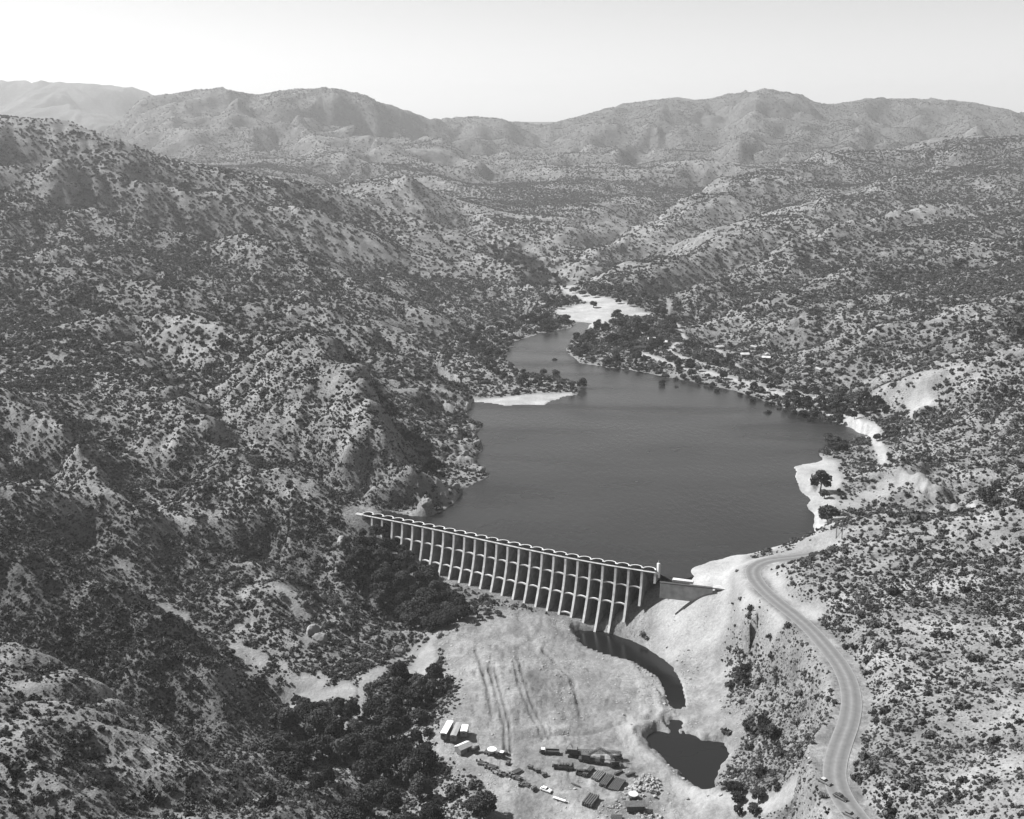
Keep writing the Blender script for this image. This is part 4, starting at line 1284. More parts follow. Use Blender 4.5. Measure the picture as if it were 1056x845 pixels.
me = bpy.data.meshes.new('woodland')
me.vertices.add(len(FAR)); me.vertices.foreach_set('co', np.array([[a, b, g_ - .3] for a, b, g_, s_ in FAR], np.float32).ravel())
at_ = me.attributes.new('tree_size', 'FLOAT', 'POINT'); at_.data.foreach_set('value', np.array([s_ for *_, s_ in FAR], np.float32))
wd = bpy.data.objects.new('woodland', me); COL.objects.link(wd); wd['kind'] = 'stuff'; wd['label'] = 'distant dark riverside trees along inlet and far valley'
ng2 = bpy.data.node_groups.new('scatter_trees', 'GeometryNodeTree')
ng2.interface.new_socket('Geometry', in_out='INPUT', socket_type='NodeSocketGeometry')
ng2.interface.new_socket('Geometry', in_out='OUTPUT', socket_type='NodeSocketGeometry')
gi = ng2.nodes.new('NodeGroupInput'); go = ng2.nodes.new('NodeGroupOutput')
na = ng2.nodes.new('GeometryNodeInputNamedAttribute'); na.data_type = 'FLOAT'; na.inputs['Name'].default_value = 'tree_size'
rv_ = ng2.nodes.new('FunctionNodeRandomValue'); rv_.data_type = 'FLOAT_VECTOR'; rv_.inputs[0].default_value = (0, 0, 0); rv_.inputs[1].default_value = (0, 0, 6.28)
er2 = ng2.nodes.new('FunctionNodeEulerToRotation'); ng2.links.new(rv_.outputs[0], er2.inputs[0])
oi = ng2.nodes.new('GeometryNodeObjectInfo'); oi.inputs['Object'].default_value = CROWN_SRC; oi.inputs['As Instance'].default_value = True
ip = ng2.nodes.new('GeometryNodeInstanceOnPoints')
ng2.links.new(gi.outputs[0], ip.inputs['Points']); ng2.links.new(oi.outputs['Geometry'], ip.inputs['Instance']); ng2.links.new(er2.outputs[0], ip.inputs['Rotation']); ng2.links.new(na.outputs['Attribute'], ip.inputs['Scale'])
ng2.links.new(ip.outputs[0], go.inputs[0])
md = wd.modifiers.new('scatter', 'NODES'); md.node_group = ng2
# ------------------------------------------------------------------ the dam and the works
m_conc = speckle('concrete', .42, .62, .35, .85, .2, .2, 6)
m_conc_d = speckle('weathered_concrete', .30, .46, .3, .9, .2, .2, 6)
m_side = speckle('shaded_concrete', .16, .3, .3, .9, .2, .2, 6)  # buttress sides: shade of the bays put into a darker concrete colour
m_arch = speckle('stained_shaded_concrete', .09, .2, .3, .9, .2, .2, 6)  # stained arches, with the shade of their hollows also put into the colour
m_white = speckle('white_paint', .68, .8, 1.5, .6, .3)
m_greyroof = speckle('grey_roofing', .22, .3, 1.5, .7, .3)
m_dark = speckle('dark_paint', .03, .07, 1.5, .5, .4)
m_midp = speckle('dull_paint', .12, .2, 1.5, .6, .3)
m_steel = speckle('rusty_steel', .05, .11, 2, .6, .4)
m_tyre = speckle('tyre_rubber', .015, .03, 4, .9, .2)
m_glass, _nt, _b = newmat('window_glass', .08, .5); _b.inputs['Base Color'].default_value = (.03, .03, .03, 1)
m_wood = speckle('weathered_timber', .08, .2, 2.5, .9, .1)
m_rock = speckle('pale_rock', .2, .4, .6, .95, .1, .6, 6)
m_rockg = speckle('grey_rock', .15, .36, .3, .95, .1, .8, 7)


class MB:
    def __init__(s): s.v = []; s.f = []

    def box(s, c, d, rz=0, tap=1.0, rx=0):
        k = len(s.v); ca, sa = math.cos(rz), math.sin(rz)
        b = .04 * min(d)
        for z, t in ((-1, 1), (1, tap)):
            for x, y in ((-1, -1), (1, -1), (1, 1), (-1, 1)):
                X_, Y_, Z_ = x * d[0] / 2 * t, y * d[1] / 2 * t, z * d[2] / 2
                if rx:
                    Y_, Z_ = Y_ * math.cos(rx) - Z_ * math.sin(rx), Y_ * math.sin(rx) + Z_ * math.cos(rx)
                s.v.append((c[0] + X_ * ca - Y_ * sa, c[1] + X_ * sa + Y_ * ca, c[2] + Z_))
        s.f += [(k, k + 3, k + 2, k + 1), (k + 4, k + 5, k + 6, k + 7), (k, k + 1, k + 5, k + 4), (k + 1, k + 2, k + 6, k + 5), (k + 2, k + 3, k + 7, k + 6), (k + 3, k, k + 4, k + 7)]
        return s

    def cyl(s, a, b, r, r2=None, n=12):
        r2 = r if r2 is None else r2
        a = np.array(a, float); b = np.array(b, float); d = b - a; d /= np.linalg.norm(d)
        h = np.array([0, 0, 1.0]) if abs(d[2]) < .9 else np.array([1.0, 0, 0])
        u = np.cross(h, d); u /= np.linalg.norm(u); w_ = np.cross(d, u)
        k = len(s.v)
        for p, q in ((a, r), (b, r2)):
            for i in range(n):
                an = i / n * 2 * math.pi; s.v.append(tuple(p + (u * math.cos(an) + w_ * math.sin(an)) * q))
        s.f += [(k + i, k + (i + 1) % n, k + n + (i + 1) % n, k + n + i) for i in range(n)]
        s.f += [tuple(k + i for i in range(n))[::-1], tuple(k + n + i for i in range(n))]
        return s

    def prism(s, prof, x0, x1):
        """profile in y,z extruded along x"""
        k = len(s.v); n = len(prof)
        for x in (x0, x1):
            for y, z in prof: s.v.append((x, y, z))
        s.f += [(k + i, k + (i + 1) % n, k + n + (i + 1) % n, k + n + i) for i in range(n)]
        s.f += [tuple(k + i for i in range(n))[::-1], tuple(k + n + i for i in range(n))]
        return s

    def build(s, name, mat, parent=None, bevel=0, smooth=False):
        o = mesh_obj(name, s.v, s.f, mat, parent, smooth)
        b = bmesh.new(); b.from_mesh(o.data)
        if bevel: bmesh.ops.bevel(b, geom=b.edges[:], offset=bevel, segments=1, affect='EDGES')
        bmesh.ops.recalc_face_normals(b, faces=b.faces[:]); b.to_mesh(o.data); b.free()
        return o


dam = empty('dam', (DAM[0][0], DAM[0][1], 0), 0, 1, 'curved pale concrete multiple arch dam holding back the lake', 'dam')
DO = Vector((DAM[0][0], DAM[0][1], 0))


def rel(p): return (p[0] - DO.x, p[1] - DO.y, p[2])


def batter(d): return .6 + 9.0 * (max(0, d) / 32) ** 1.8


LEV = (9.8, 19.6, 29.2)
for i in range(NB + 1):
    c = DAM[i]; u = np.r_[DUP[i], 0]; t = np.r_[DT[i], 0]
    ft = max(3.0, 2 - foot[i][2] + 5)
    prof = []
    nst = 9
    for k in range(nst + 1):
        d = ft * k / nst
        prof.append((-batter(d), 2.0 - d))
    for k in range(nst, -1, -1):
        d = ft * k / nst
        prof.append((ARCH_TOP - 2.0 + d * .98 - .2 if k else 1.2, 2.0 - d))
    m = MB(); n = len(prof)
    for sgn in (-1, 1):
        for q, z in prof: m.v.append(rel(c * np.array([1, 1, 0]) + u * q + t * sgn * .42 + np.array([0, 0, z])))
    m.f += [(k, (k + 1) % n, n + (k + 1) % n, n + k) for k in range(n)]
    # triangle strips for the two flat sides
    for b_ in (0, n):
        for k in range(nst):
            m.f.append((b_ + k, b_ + k + 1, b_ + n - 2 - k, b_ + n - 1 - k))
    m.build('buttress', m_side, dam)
    # face plate along the downstream edge
    m = MB()
    for k in range(nst + 1):
        d = ft * k / nst
        for q, sg in ((-batter(d) - .28, -1), (-batter(d) - .28, 1), (-batter(d) + .12, 1), (-batter(d) + .12, -1)):
            m.v.append(rel(c * np.array([1, 1, 0]) + u * q + t * sg * .62 + np.array([0, 0, 1.9 - d])))
    for k in range(nst):
        for a in range(4):
            m.f.append((k * 4 + a, k * 4 + (a + 1) % 4, k * 4 + 4 + (a + 1) % 4, k * 4 + 4 + a))
    m.f += [(3, 2, 1, 0), tuple(nst * 4 + a for a in range(4))]
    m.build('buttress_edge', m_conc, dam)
for i in range(NB):
    dep = max(4.0, 8 - min(foot[i][2], foot[i + 1][2]))
    nz = 10; na = 12
    m = MB()
    for k in range(nz + 1):
        d = dep * k / nz
        for ri in (.86, 1.02):
            for p in arch_pts(i, d, ri, na): m.v.append(rel((p[0], p[1], ARCH_TOP - d)))
    w_ = na + 1
    for k in range(nz):
        for side in (0, 1):
            for q in range(na):
                a = k * 2 * w_ + side * w_ + q
                m.f.append((a, a + 1, a + 2 * w_ + 1, a + 2 * w_))
    for q in range(na): m.f.append((q, q + 1, w_ + q + 1, w_ + q))
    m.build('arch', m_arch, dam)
    m2 = MB(); w2 = na + 1
    for dz_ in (0, .5):
        for ri in (.85, 1.03):
            for p in arch_pts(i, dz_, ri, na): m2.v.append(rel((p[0], p[1], ARCH_TOP + .02 - dz_)))
    for q in range(na): m2.f += [(q, q + 1, w2 + q + 1, w2 + q), (q, 2 * w2 + q, 2 * w2 + q + 1, q + 1), (w2 + q, w2 + q + 1, 3 * w2 + q + 1, 3 * w2 + q), (2 * w2 + q, 3 * w2 + q, 3 * w2 + q + 1, 2 * w2 + q + 1)]
    m2.build('arch_rim', m_conc, dam)
    # struts between the buttresses
    tm = (DT[i] + DT[i + 1]) / 2
    for lv in LEV:
        if lv > 1 - max(foot[i][2], foot[i + 1][2]): continue
        m = MB(); ns = 8
        for k in range(ns + 1):
            f_ = k / ns
            c = DAM[i] * (1 - f_) + DAM[i + 1] * f_; u = DUP[i] * (1 - f_) + DUP[i + 1] * f_
            zm = 2 - lv + math.sin(f_ * math.pi) * .75
            bo = batter(lv) - .35
            for q, z in ((-bo, zm - .3 - .5 * abs(f_ - .5)), (-bo, zm + .25), (-bo + 1.0, zm + .25), (-bo + 1.0, zm - .3 - .5 * abs(f_ - .5))):
                m.v.append(rel((c[0] + u[0] * q, c[1] + u[1] * q, z)))
        for k in range(ns):
            for a in range(4): m.f.append((k * 4 + a, k * 4 + (a + 1) % 4, k * 4 + 4 + (a + 1) % 4, k * 4 + 4 + a))
        m.f += [(3, 2, 1, 0), tuple(ns * 4 + a for a in range(4))]
        m.build('strut', m_conc, dam)


def dam_strip(name, q0, q1, z0, z1, mat, par, ext=0):
    m = MB()
    for i in range(NB + 1):
        c, u = DAM[i], DUP[i]
        for q, z in ((q0, z0), (q0, z1), (q1, z1), (q1, z0)): m.v.append(rel((c[0] + u[0] * q, c[1] + u[1] * q, z)))
    for k in range(NB):
        for a in range(4): m.f.append((k * 4 + a, k * 4 + (a + 1) % 4, k * 4 + 4 + (a + 1) % 4, k * 4 + 4 + a))
    m.f += [(3, 2, 1, 0), tuple(NB * 4 + a for a in range(4))]
    return m.build(name, mat, par)


dam_strip('walkway', -1.0, .3, 2.05, 2.3, m_conc_d, dam)
rl_ = dam_strip('railing', -1.12, -1.04, 3.0, 3.06, m_conc_d, dam)
m = MB()
for i in range(NB * 2 + 1):
    f_ = i / 2; i0 = min(int(f_), NB - 1); fr = f_ - i0
    c = DAM[i0] * (1 - fr) + DAM[i0 + 1] * fr; u = DUP[i0] * (1 - fr) + DUP[i0 + 1] * fr
    m.box(rel((c[0] - u[0] * 1.08, c[1] - u[1] * 1.08, 2.76)), (.09, .09, .84))
m.build('railing_posts', m_white, rl_)
c = DAM[-1]
m = MB(); m.box(rel((c[0] + 1.6, c[1] + .6, 3.2)), (1.2, 1.6, 8.0), .5).box(rel((c[0] + 1.6, c[1] + .6, 7.5)), (.25, .25, 2.4))
m.build('end_pylon', m_conc, dam)
c = DAM[0]
m = MB(); m.box(rel((c[0] - 3.5, c[1] + 1.6, -1.5)), (9, 3.2, 8.0), -.45)
m.build('end_block', m_conc_d, dam)

# --- spillway right of the dam
A = Vector(PZ(681, 601, 1)); B = Vector(PZ(735, 607, 1))
sp = empty('spillway', tuple(A), 0, 1, 'low concrete spillway with pale deck between the dam and the right bank', 'spillway')
ang_ = math.atan2(B.y - A.y, B.x - A.x); ln = (B - A).length
m = MB(); m.box((ln / 2 * math.cos(ang_), ln / 2 * math.sin(ang_), -4.2), (ln, 1.0, 8.4), ang_); m.build('wall', m_conc_d, sp, .05)
m = MB(); m.box((ln * .5 * math.cos(ang_), ln * .5 * math.sin(ang_), .25), (ln + .5, 2.0, .5), ang_); m.build('crest_slab', m_dark, sp, .05)
m = MB(); m.box((ln * .42 * math.cos(ang_) - 3.2 * math.sin(ang_), ln * .42 * math.sin(ang_) + 3.4 * math.cos(ang_), .9), (ln * .4, 2.6, 1.3), ang_ - .04); m.build('gate_house', m_conc, sp, .08)
m = MB(); m.box((ln * 1.2 * math.cos(ang_) - 1.5 * math.sin(ang_), ln * 1.2 * math.sin(ang_) + 1.5 * math.cos(ang_), .2), (ln * .4, 4.0, .9), ang_ - .05); m.build('deck', m_conc_d, sp, .08)


def at(px, py, dz=0):
    h = hit(px, py)
    return (h[0], h[1], h[2] + dz)


def wheels(e, xs, half, r=.45, w=.3, mat=None):
    for x in xs:
        for s_ in (-1, 1):
            a = MB().cyl((x, s_ * half - w / 2, r), (x, s_ * half + w / 2, r), r, n=14).build('wheel', m_tyre, e)
            MB().cyl((x, s_ * half + s_ * (w / 2 + .01) - .02, r), (x, s_ * half + s_ * (w / 2 + .01) + .02, r), r * .5, n=10).build('rim', m_midp, a)


def sedan(px, py, rz, mat, roofmat, label, group=None, wagon=False):
    e = empty('parked_car', at(px, py), rz, 1, label, 'car', group)
    b = MB(); prof = [(-2.5, .42), (-2.5, .9), (-2.3, 1.02), (-1.3, 1.05), (1.1, 1.08), (2.3, .98), (2.55, .8), (2.55, .4)]
    b.prism([(y, z) for y, z in prof], -.93, .93)
    b.v = [(y, x, z) for x, y, z in b.v]
    b.build('body', mat, e, .06)
    c0 = -2.1 if wagon else -1.6
    b = MB().prism([(c0, 1.05), (c0 + .45, 1.52), (.35, 1.55), (1.05, 1.06)], -.78, .78); b.v = [(y, x, z) for x, y, z in b.v]
    b.build('window', m_glass, e, .04)
    MB().box(((c0 + .45 + .35) / 2, 0, 1.58), (.35 - c0 - .5, 1.5, .07)).build('roof', roofmat, e, .02)
    for s_ in (-1, 1):
        MB().cyl((2.53, s_ * .68, .72), (2.6, s_ * .68, .72), .12, n=8).build('headlight', m_white, e)
    MB().box((2.62, 0, .48), (.1, 1.8, .16)).build('bumper', m_midp, e); MB().box((-2.56, 0, .5), (.1, 1.8, .16)).build('bumper', m_midp, e)
    wheels(e, (-1.6, 1.65), .82, .36, .22)
    return e


def truck(px, py, rz, L_, label, cabm, bedm, load=None, group=None, name='flatbed_truck', rim=True):
    e = empty(name, at(px, py), rz, 1, label, 'truck', group)
    MB().box((0, 0, .85), (L_, .9, .25)).build('chassis', m_dark, e)
    cab = MB().box((L_ / 2 - 1.3, 0, 1.75), (1.7, 2.1, 1.6), 0, .9).box((L_ / 2 - .15, 0, 1.35), (.9, 1.7, .9), 0, .9).build('cab', m_dark, e, .06)
    MB().box((L_ / 2 - 1.3, 0, 2.6), (1.6, 1.9, .12)).build('roof', cabm, cab, .02)
    MB().box((L_ / 2 - .44, 0, 2.05), (.06, 1.6, .55)).build('windscreen', m_glass, cab)
    bed = MB().box((-1.1, 0, 1.15), (L_ - 2.6, 2.4, .2)).build('bed', bedm, e, .03)
    if rim:
        s_ = MB()
        for q in (-1, 1): s_.box((-1.1, q * 1.17, 1.6), (L_ - 2.7, .08, .7))
        s_.box((-1.1 - (L_ - 2.7) / 2, 0, 1.6), (.08, 2.3, .7)).build('side_rail', bedm, bed)
    wheels(e, (L_ / 2 - 1.0, -L_ / 2 + 1.9, -L_ / 2 + .8), .95, .5, .35)
    return e


# office trailers
def trailer(px, py, rz, L_, W_, H_, roofm, label):
    e = empty('office_trailer', at(px, py), rz, 1, label, 'trailer', 'office trailers')
    b = MB().box((0, 0, .7 + H_ / 2), (W_, L_, H_)).build('body', m_midp, e, .05)
    MB().prism([(-W_ / 2 - .1, .7 + H_), (0, .7 + H_ + .22), (W_ / 2 + .1, .7 + H_)], -L_ / 2 - .15, L_ / 2 + .15).build('roof', roofm, e).rotation_euler = (0, 0, math.pi / 2)
    for y in np.linspace(-L_ * .3, L_ * .3, 3):
        MB().box((W_ / 2 + .02, y, .7 + H_ * .6), (.06, .9, .7)).build('window', m_glass, e)
    MB().box((-W_ / 2 - .02, L_ * .12, .7 + H_ * .42), (.06, .85, 1.9)).build('door', m_midp, e)
    MB().box((0, -L_ / 2 - .02, .7 + H_ * .6), (1.0, .06, .7)).build('window', m_glass, e)
    wheels(e, (0,), 0, .01) if False else None
    MB().box((0, 0, .35), (W_ * .8, L_ * .9, .7)).build('undercarriage', m_dark, e)
    return e


trailer(461, 758, R(-13), 11, 2.7, 2.9, m_white, 'long white roofed trailer, leftmost of the row above the canyon')
trailer(470.5, 760, R(-11), 11, 2.6, 2.9, m_greyroof, 'long grey roofed trailer between the two white roofed ones')
trailer(479, 759, R(-5), 5.6, 2.8, 2.7, m_white, 'short white roofed trailer at the right of the row')
e = empty('gable_shed', at(478, 775), R(40), 1, 'small gabled shed with one bright roof slope below the trailers', 'shed')
MB().box((0, 0, 1.4), (6.2, 4.2, 2.8)).build('wall', m_midp, e, .03)
MB().box((0, 1.15, 3.15), (6.6, 2.6, .14), 0, 1, R(-24)).build('roof', m_white, e)  # slope towards the sun made white: its sunlight is put into the colour
MB().box((0, -1.15, 3.15), (6.6, 2.6, .14), 0, 1, R(24)).build('roof', m_greyroof, e)  # slope away from the sun made grey: its shade is put into the colour
MB().prism([(-2.1, 2.8), (0, 3.6), (2.1, 2.8)], -3.0, 3.0).build('gable', m_midp, e)
MB().box((.8, -2.13, 1.0), (1.0, .06, 2.0)).build('door', m_dark, e)
e = empty('fuel_tank', at(490.5, 777), R(20), 1, 'dark round fuel tank on legs between shed and mixer truck', 'tank')
MB().cyl((-1.6, 0, 1.9), (1.6, 0, 1.9), 1.1, n=18).build('tank', m_dark, e, 0, True)
for x in (-1.2, 1.2):
    for y in (-.7, .7): MB().box((x, y, .6), (.15, .15, 1.3)).build('leg', m_steel, e)
tk = truck(510, 780, R(-22), 9.5, 'dark truck carrying a pale ringed hopper beside the shed', m_white, m_dark, name='hopper_truck', rim=False)
MB().cyl((-1.2, 0, 1.25), (-1.2, 0, 2.6), 1.2, 1.9, 20).build('hopper', m_conc_d, tk)
MB().cyl((-1.2, 0, 2.6), (-1.2, 0, 2.85), 1.98, 1.98, 20).cyl((.9, 0, 1.25), (.9, 0, 2.0), .5, .5).build('ring', m_white, tk)

truck(567, 778, R(176), 8.5, 'dark flatbed truck with white cab roof at the left of the crane', m_white, m_dark, name='flatbed_truck')
truck(749, 757, R(130), 5.2, 'small pickup parked on the pale bank right of the pool', m_midp, m_dark, name='pickup_truck')
t2 = truck(581, 794, R(172), 9.0, 'dark lorry loaded with machinery in front of the crane', m_midp, m_steel, name='service_truck')
mm = MB()
for k in range(5): mm.box((-3 + k * 1.15, .1 * (-1) ** k, 1.9 + .15 * (k % 2)), (.9, 1.7, 1.1 + .3 * (k % 3)))
mm.build('machinery', m_steel, t2, .05)
MB().cyl((-3.9, 0, 1.2), (-3.9, 0, 3.4), .35).build('drum', m_steel, t2)


def lattice(a, b, w0, w1, n, r=.07):
    m = MB(); a = np.array(a, float); b = np.array(b, float); d = b - a; d /= np.linalg.norm(d)
    s_ = np.cross(d, (0, 0, 1)); s_ /= np.linalg.norm(s_); u = np.cross(s_, d)
    P_ = []
    for k in range(n + 1):
        f_ = k / n; w = (w0 + (w1 - w0) * f_) / 2
        c_ = a + (b - a) * f_
        P_.append([c_ + s_ * w + u * w, c_ - s_ * w + u * w, c_ - s_ * w - u * w, c_ + s_ * w - u * w])
    for k in range(n):
        for q in range(4):
            m.cyl(P_[k][q], P_[k + 1][q], r, n=5); m.cyl(P_[k][q], P_[k + 1][(q + 1) % 4], r * .6, n=4)
            m.cyl(P_[k][q], P_[k][(q + 1) % 4], r * .6, n=4)
    return m


cr = empty('crawler_crane', at(592, 781), R(-8), 1, 'dark crawler crane with its lattice boom lowered to the right', 'crane')
for s_ in (-1, 1):
    MB().box((0, s_ * 1.6, .6), (5.2, .8, 1.1)).build('track', m_tyre, cr, .25)
MB().box((0, 0, 1.25), (3.4, 2.4, .5)).build('undercarriage', m_steel, cr, .05)
hs = MB().box((-.8, 0, 2.7), (4.6, 2.9, 2.2)).build('machinery_house', m_dark, cr, .08)
MB().box((-.8, 0, 3.86), (4.2, 2.6, .12)).build('roof', m_midp, hs)
MB().box((1.9, -.9, 2.6), (1.4, 1.2, 1.9)).build('cab', m_dark, cr, .05)
MB().box((-3.3, 0, 2.2), (.8, 2.8, 1.5)).build('counterweight', m_steel, cr, .05)
lattice((1.6, .4, 2.2), (20, .4, 3.2), 1.3, .7, 16, .09).build('boom', m_steel, cr)
MB().cyl((-.6, .5, 3.9), (-1.6, .5, 6.0), .1).cyl((-.6, -.5, 3.9), (-1.6, -.5, 6.0), .1).cyl((-1.6, .5, 6), (19.5, .4, 3.5), .05, n=5).cyl((-1.6, .5, 6), (-2.8, .5, 3.8), .06, n=5).build('gantry', m_steel, cr)
cr2 = empty('truck_crane', at(610, 786), R(-12), 1, 'long dark truck crane behind the service truck with its jib angled down', 'crane')
MB().box((0, 0, 1.1), (11, 2.5, .7)).build('chassis', m_dark, cr2, .05)
wheels(cr2, (-4.6, -3.3, 2.2, 4.6), 1.05, .55, .35)
MB().box((4.5, 0, 2.2), (1.8, 2.3, 1.6)).build('cab', m_dark, cr2, .08)
MB().box((-2.4, 0, 2.6), (3.6, 2.6, 2.2)).build('machinery_house', m_steel, cr2, .08)
lattice((-1.2, 0, 3.4), (3.5, .2, 6.8), 1.0, .8, 6, .09).build('boom', m_steel, cr2)
lattice((3.5, .2, 6.8), (13.5, .6, 1.0), .8, .5, 10, .08).build('jib', m_steel, cr2)


def dozer(px, py, rz, label):
    e = empty('bulldozer', at(px, py), rz, 1, label, 'bulldozer')
    for s_ in (-1, 1): MB().box((0, s_ * 1.1, .6), (3.8, .6, 1.1)).build('track', m_tyre, e, .22)
    MB().box((.7, 0, 1.4), (2.4, 1.2, 1.1)).build('hood', m_dark, e, .08)
    MB().box((-1.1, 0, 1.5), (1.2, 1.3, 1.2)).build('seat', m_steel, e, .08)
    MB().box((-1.0, 0, 2.75), (1.7, 1.7, .1)).cyl((-1.7, .7, 1.6), (-1.7, .7, 2.7), .06).cyl((-1.7, -.7, 1.6), (-1.7, -.7, 2.7), .06).cyl((-.3, .7, 1.6), (-.3, .7, 2.7), .06).cyl((-.3, -.7, 1.6), (-.3, -.7, 2.7), .06).build('canopy', m_midp, e)
    MB().box((2.7, 0, .8), (.25, 3.4, 1.2)).box((1.4, 1.55, .6), (2.6, .16, .2)).box((1.4, -1.55, .6), (2.6, .16, .2)).build('blade', m_steel, e)


dozer(637, 784, R(200), 'bulldozer with canopy standing right of the crane jib')
dozer(634, 791, R(10), 'bulldozer just below the one beside the jib')
dozer(601, 799, R(170), 'small bulldozer beside the leftmost formwork stack')


def stack(px, py, rz, L_, W_, n, label, layers=3, mat=None):
    e = empty('formwork_stack', at(px, py), rz, 1, label, 'stack', 'stacks of formwork in the work yard')
    mat = mat or m_steel
    fr = MB()
    for q in np.linspace(-L_ / 2 + .4, L_ / 2 - .4, 4): fr.box((q, 0, .12), (.2, W_, .24))
    fr.build('bearers', m_wood, e)
    for l in range(layers):
        b = MB()
        for k in range(n):
            b.box((random.uniform(-.15, .15), -W_ / 2 + (k + .5) * W_ / n, .42 + l * .42), (L_ * random.uniform(.9, 1), W_ / n * .62, .34))
        b.build('layer', mat, e)
    return e


stack(607, 799, R(58), 7.5, 2.2, 3, 'narrow dark stack at the left end of the formwork rows', 4)
stack(617, 802, R(60), 7, 4, 5, 'loose stack between the narrow one and the broad ones', 2, m_wood)
stack(625.5, 807, R(62), 9, 3.4, 5, 'left of the two broad slatted stacks near the rock pile', 3)
stack(636, 812, R(64), 9.5, 4.6, 7, 'right of the two broad slatted stacks near the rock pile', 3)
stack(609, 828, R(62), 8.2, 4.6, 5, 'separate dark slatted stack nearest to the camera', 4)
stack(593.5, 811, R(-35), 4.5, .8, 2, 'small lone bundle lying in the open yard', 1)
stack(650, 800, R(25), 4.5, 1.1, 2, 'short crooked bundle at the upper right of the stacks', 2)
stack(638, 798, R(35), 4.5, 1.2, 2, 'short bundle directly above the broad stacks', 2)
stack(636, 846, R(0), 4.5, 3.5, 5, 'stack cut by the lower edge of the photo', 3)

sedan(563, 817, R(-33), m_white, m_white, 'white rounded station wagon left of the near formwork stack', wagon=True)
e = empty('boat_trailer', at(577, 826.5), R(-30), 1, 'long white narrow trailer behind the white station wagon', 'trailer')
MB().box((0, 0, .8), (6.0, 1.1, .35), 0, .9).build('bed', m_white, e, .05); wheels(e, (-.6,), .7, .32, .2)
MB().box((3.5, 0, .7), (1.6, .12, .12)).build('drawbar', m_white, e)
sedan(850, 808.5, R(-52), m_midp, m_conc_d, 'pale car parked on the roadside turnout')
sedan(866.5, 825, R(-56), m_dark, m_dark, 'dark car on the road edge, middle one of three')
sedan(876.5, 842, R(-48), m_midp, m_midp, 'grey car nearest to the lower frame edge')


def comp(px, py, rz, label):
    e = empty('air_compressor', at(px, py), rz, 1, label, 'compressor', 'air compressors in the yard')
    MB().box((0, 0, 1.1), (2.4, 1.3, 1.1)).build('body', m_steel, e, .1); wheels(e, (-.4,), .8, .35, .2)
    MB().box((1.7, 0, .6), (1.2, .1, .1)).build('drawbar', m_steel, e); MB().cyl((-.4, 0, 1.6), (-.4, 0, 2.1), .1).build('exhaust', m_dark, e)


for k, (px, py, lb) in enumerate(((547, 793.5, 'topmost air compressor in the slanting row left of the service truck'), (555, 797, 'second air compressor of the slanting row'), (561.5, 801, 'lowest air compressor of the slanting row'), (550.5, 815.5, 'dark compressor just left of the white station wagon'),
                                  (524, 789.5, 'dark compressor alone below the hopper truck'), (522, 778, 'compressor at the tail of the hopper truck'))):
    comp(px, py, R(-30 + 25 * k), lb)
# drums and timber along the yard edge
drum_me = None
for k in range(26):
    f_ = k / 25
    px = 492 + 52 * f_ + random.uniform(-3, 3); py = 786 + 25 * f_ + random.uniform(-3, 4)
    p = at(px, py)
    e = empty('oil_drum', p, random.random() * 3, random.uniform(1.1, 1.7), 'dark drum among the clutter along the lower edge of the yard', 'drum', 'drums along the yard edge')
    if drum_me is None:
        d_ = MB().cyl((0, 0, 0), (0, 0, .9), .32, n=12).cyl((0, 0, .28), (0, 0, .32), .34, n=12).cyl((0, 0, .6), (0, 0, .64), .34, n=12).build('shell', m_steel, e)
        r_ = MB().cyl((0, 0, .9), (0, 0, .93), .3, n=12).build('lid', m_midp, e); drum_me = (d_.data, r_.data)
    else:
        for nm, me_ in zip(('shell', 'lid'), drum_me):
            o = bpy.data.objects.new(nm, me_); COL.objects.link(o); o.parent = e
for px, py, rz, lb in ((498, 789, -20, 'timber pile nearest the shed'), (508, 793, -28, 'timber pile below the hopper truck'), (518, 799, -30, 'timber pile in the middle of the yard edge'), (533, 803, -35, 'timber pile left of the compressors'), (541, 810, -32, 'timber pile at the right end of the yard edge'), (533, 797, 40, 'crossed timber pile above the yard edge')):
    e = empty('timber_pile', at(px, py), R(rz), 1, lb, 'timber', 'timber piles along the yard edge')
    for l in range(3):
        b = MB()
        for k in range(4): b.box((random.uniform(-.3, .3), -.9 + k * .6, .15 + l * .3), (4.2, .35, .26), random.uniform(-.05, .05))
        b.build('planks', m_wood if l % 2 else m_steel, e)


# boulders
def boulder_mesh(seed, mat):
    rd = np.random.default_rng(seed)
    bm = bmesh.new(); bmesh.ops.create_icosphere(bm, subdivisions=3, radius=1)
    cuts = [(rd.normal(size=3), .55 + .35 * rd.random()) for _ in range(9)]
    cuts = [(c / np.linalg.norm(c), d) for c, d in cuts]
    for v in bm.verts:
        p = np.array(v.co)
        for c, d in cuts:
            q = p @ c
            if q > d: p = p - c * (q - d) * .92
        v.co = p * (1 + .05 * rd.normal()) * np.array([1, .85, .7])
    me_ = bpy.data.meshes.new('boulder'); bm.to_mesh(me_); bm.free(); me_.materials.append(mat)
    return me_


BM = [boulder_mesh(k, m_rock) for k in range(4)]
BG = [boulder_mesh(10 + k, m_rockg) for k in range(3)]


def boulder(x, y, s, label, group, lst=BM, dz=0, sink=.2):
    o = bpy.data.objects.new('boulder', random.choice(lst)); COL.objects.link(o)
    o.location = (x, y, float(ground(x, y)) + dz + s * (.55 - sink)); o.scale = (s, s * random.uniform(.8, 1.1), s * random.uniform(.75, 1))
    o.rotation_euler = (random.uniform(-.4, .4), random.uniform(-.4, .4), random.random() * 6.3)
    tag(o, label, 'boulder', group); return o


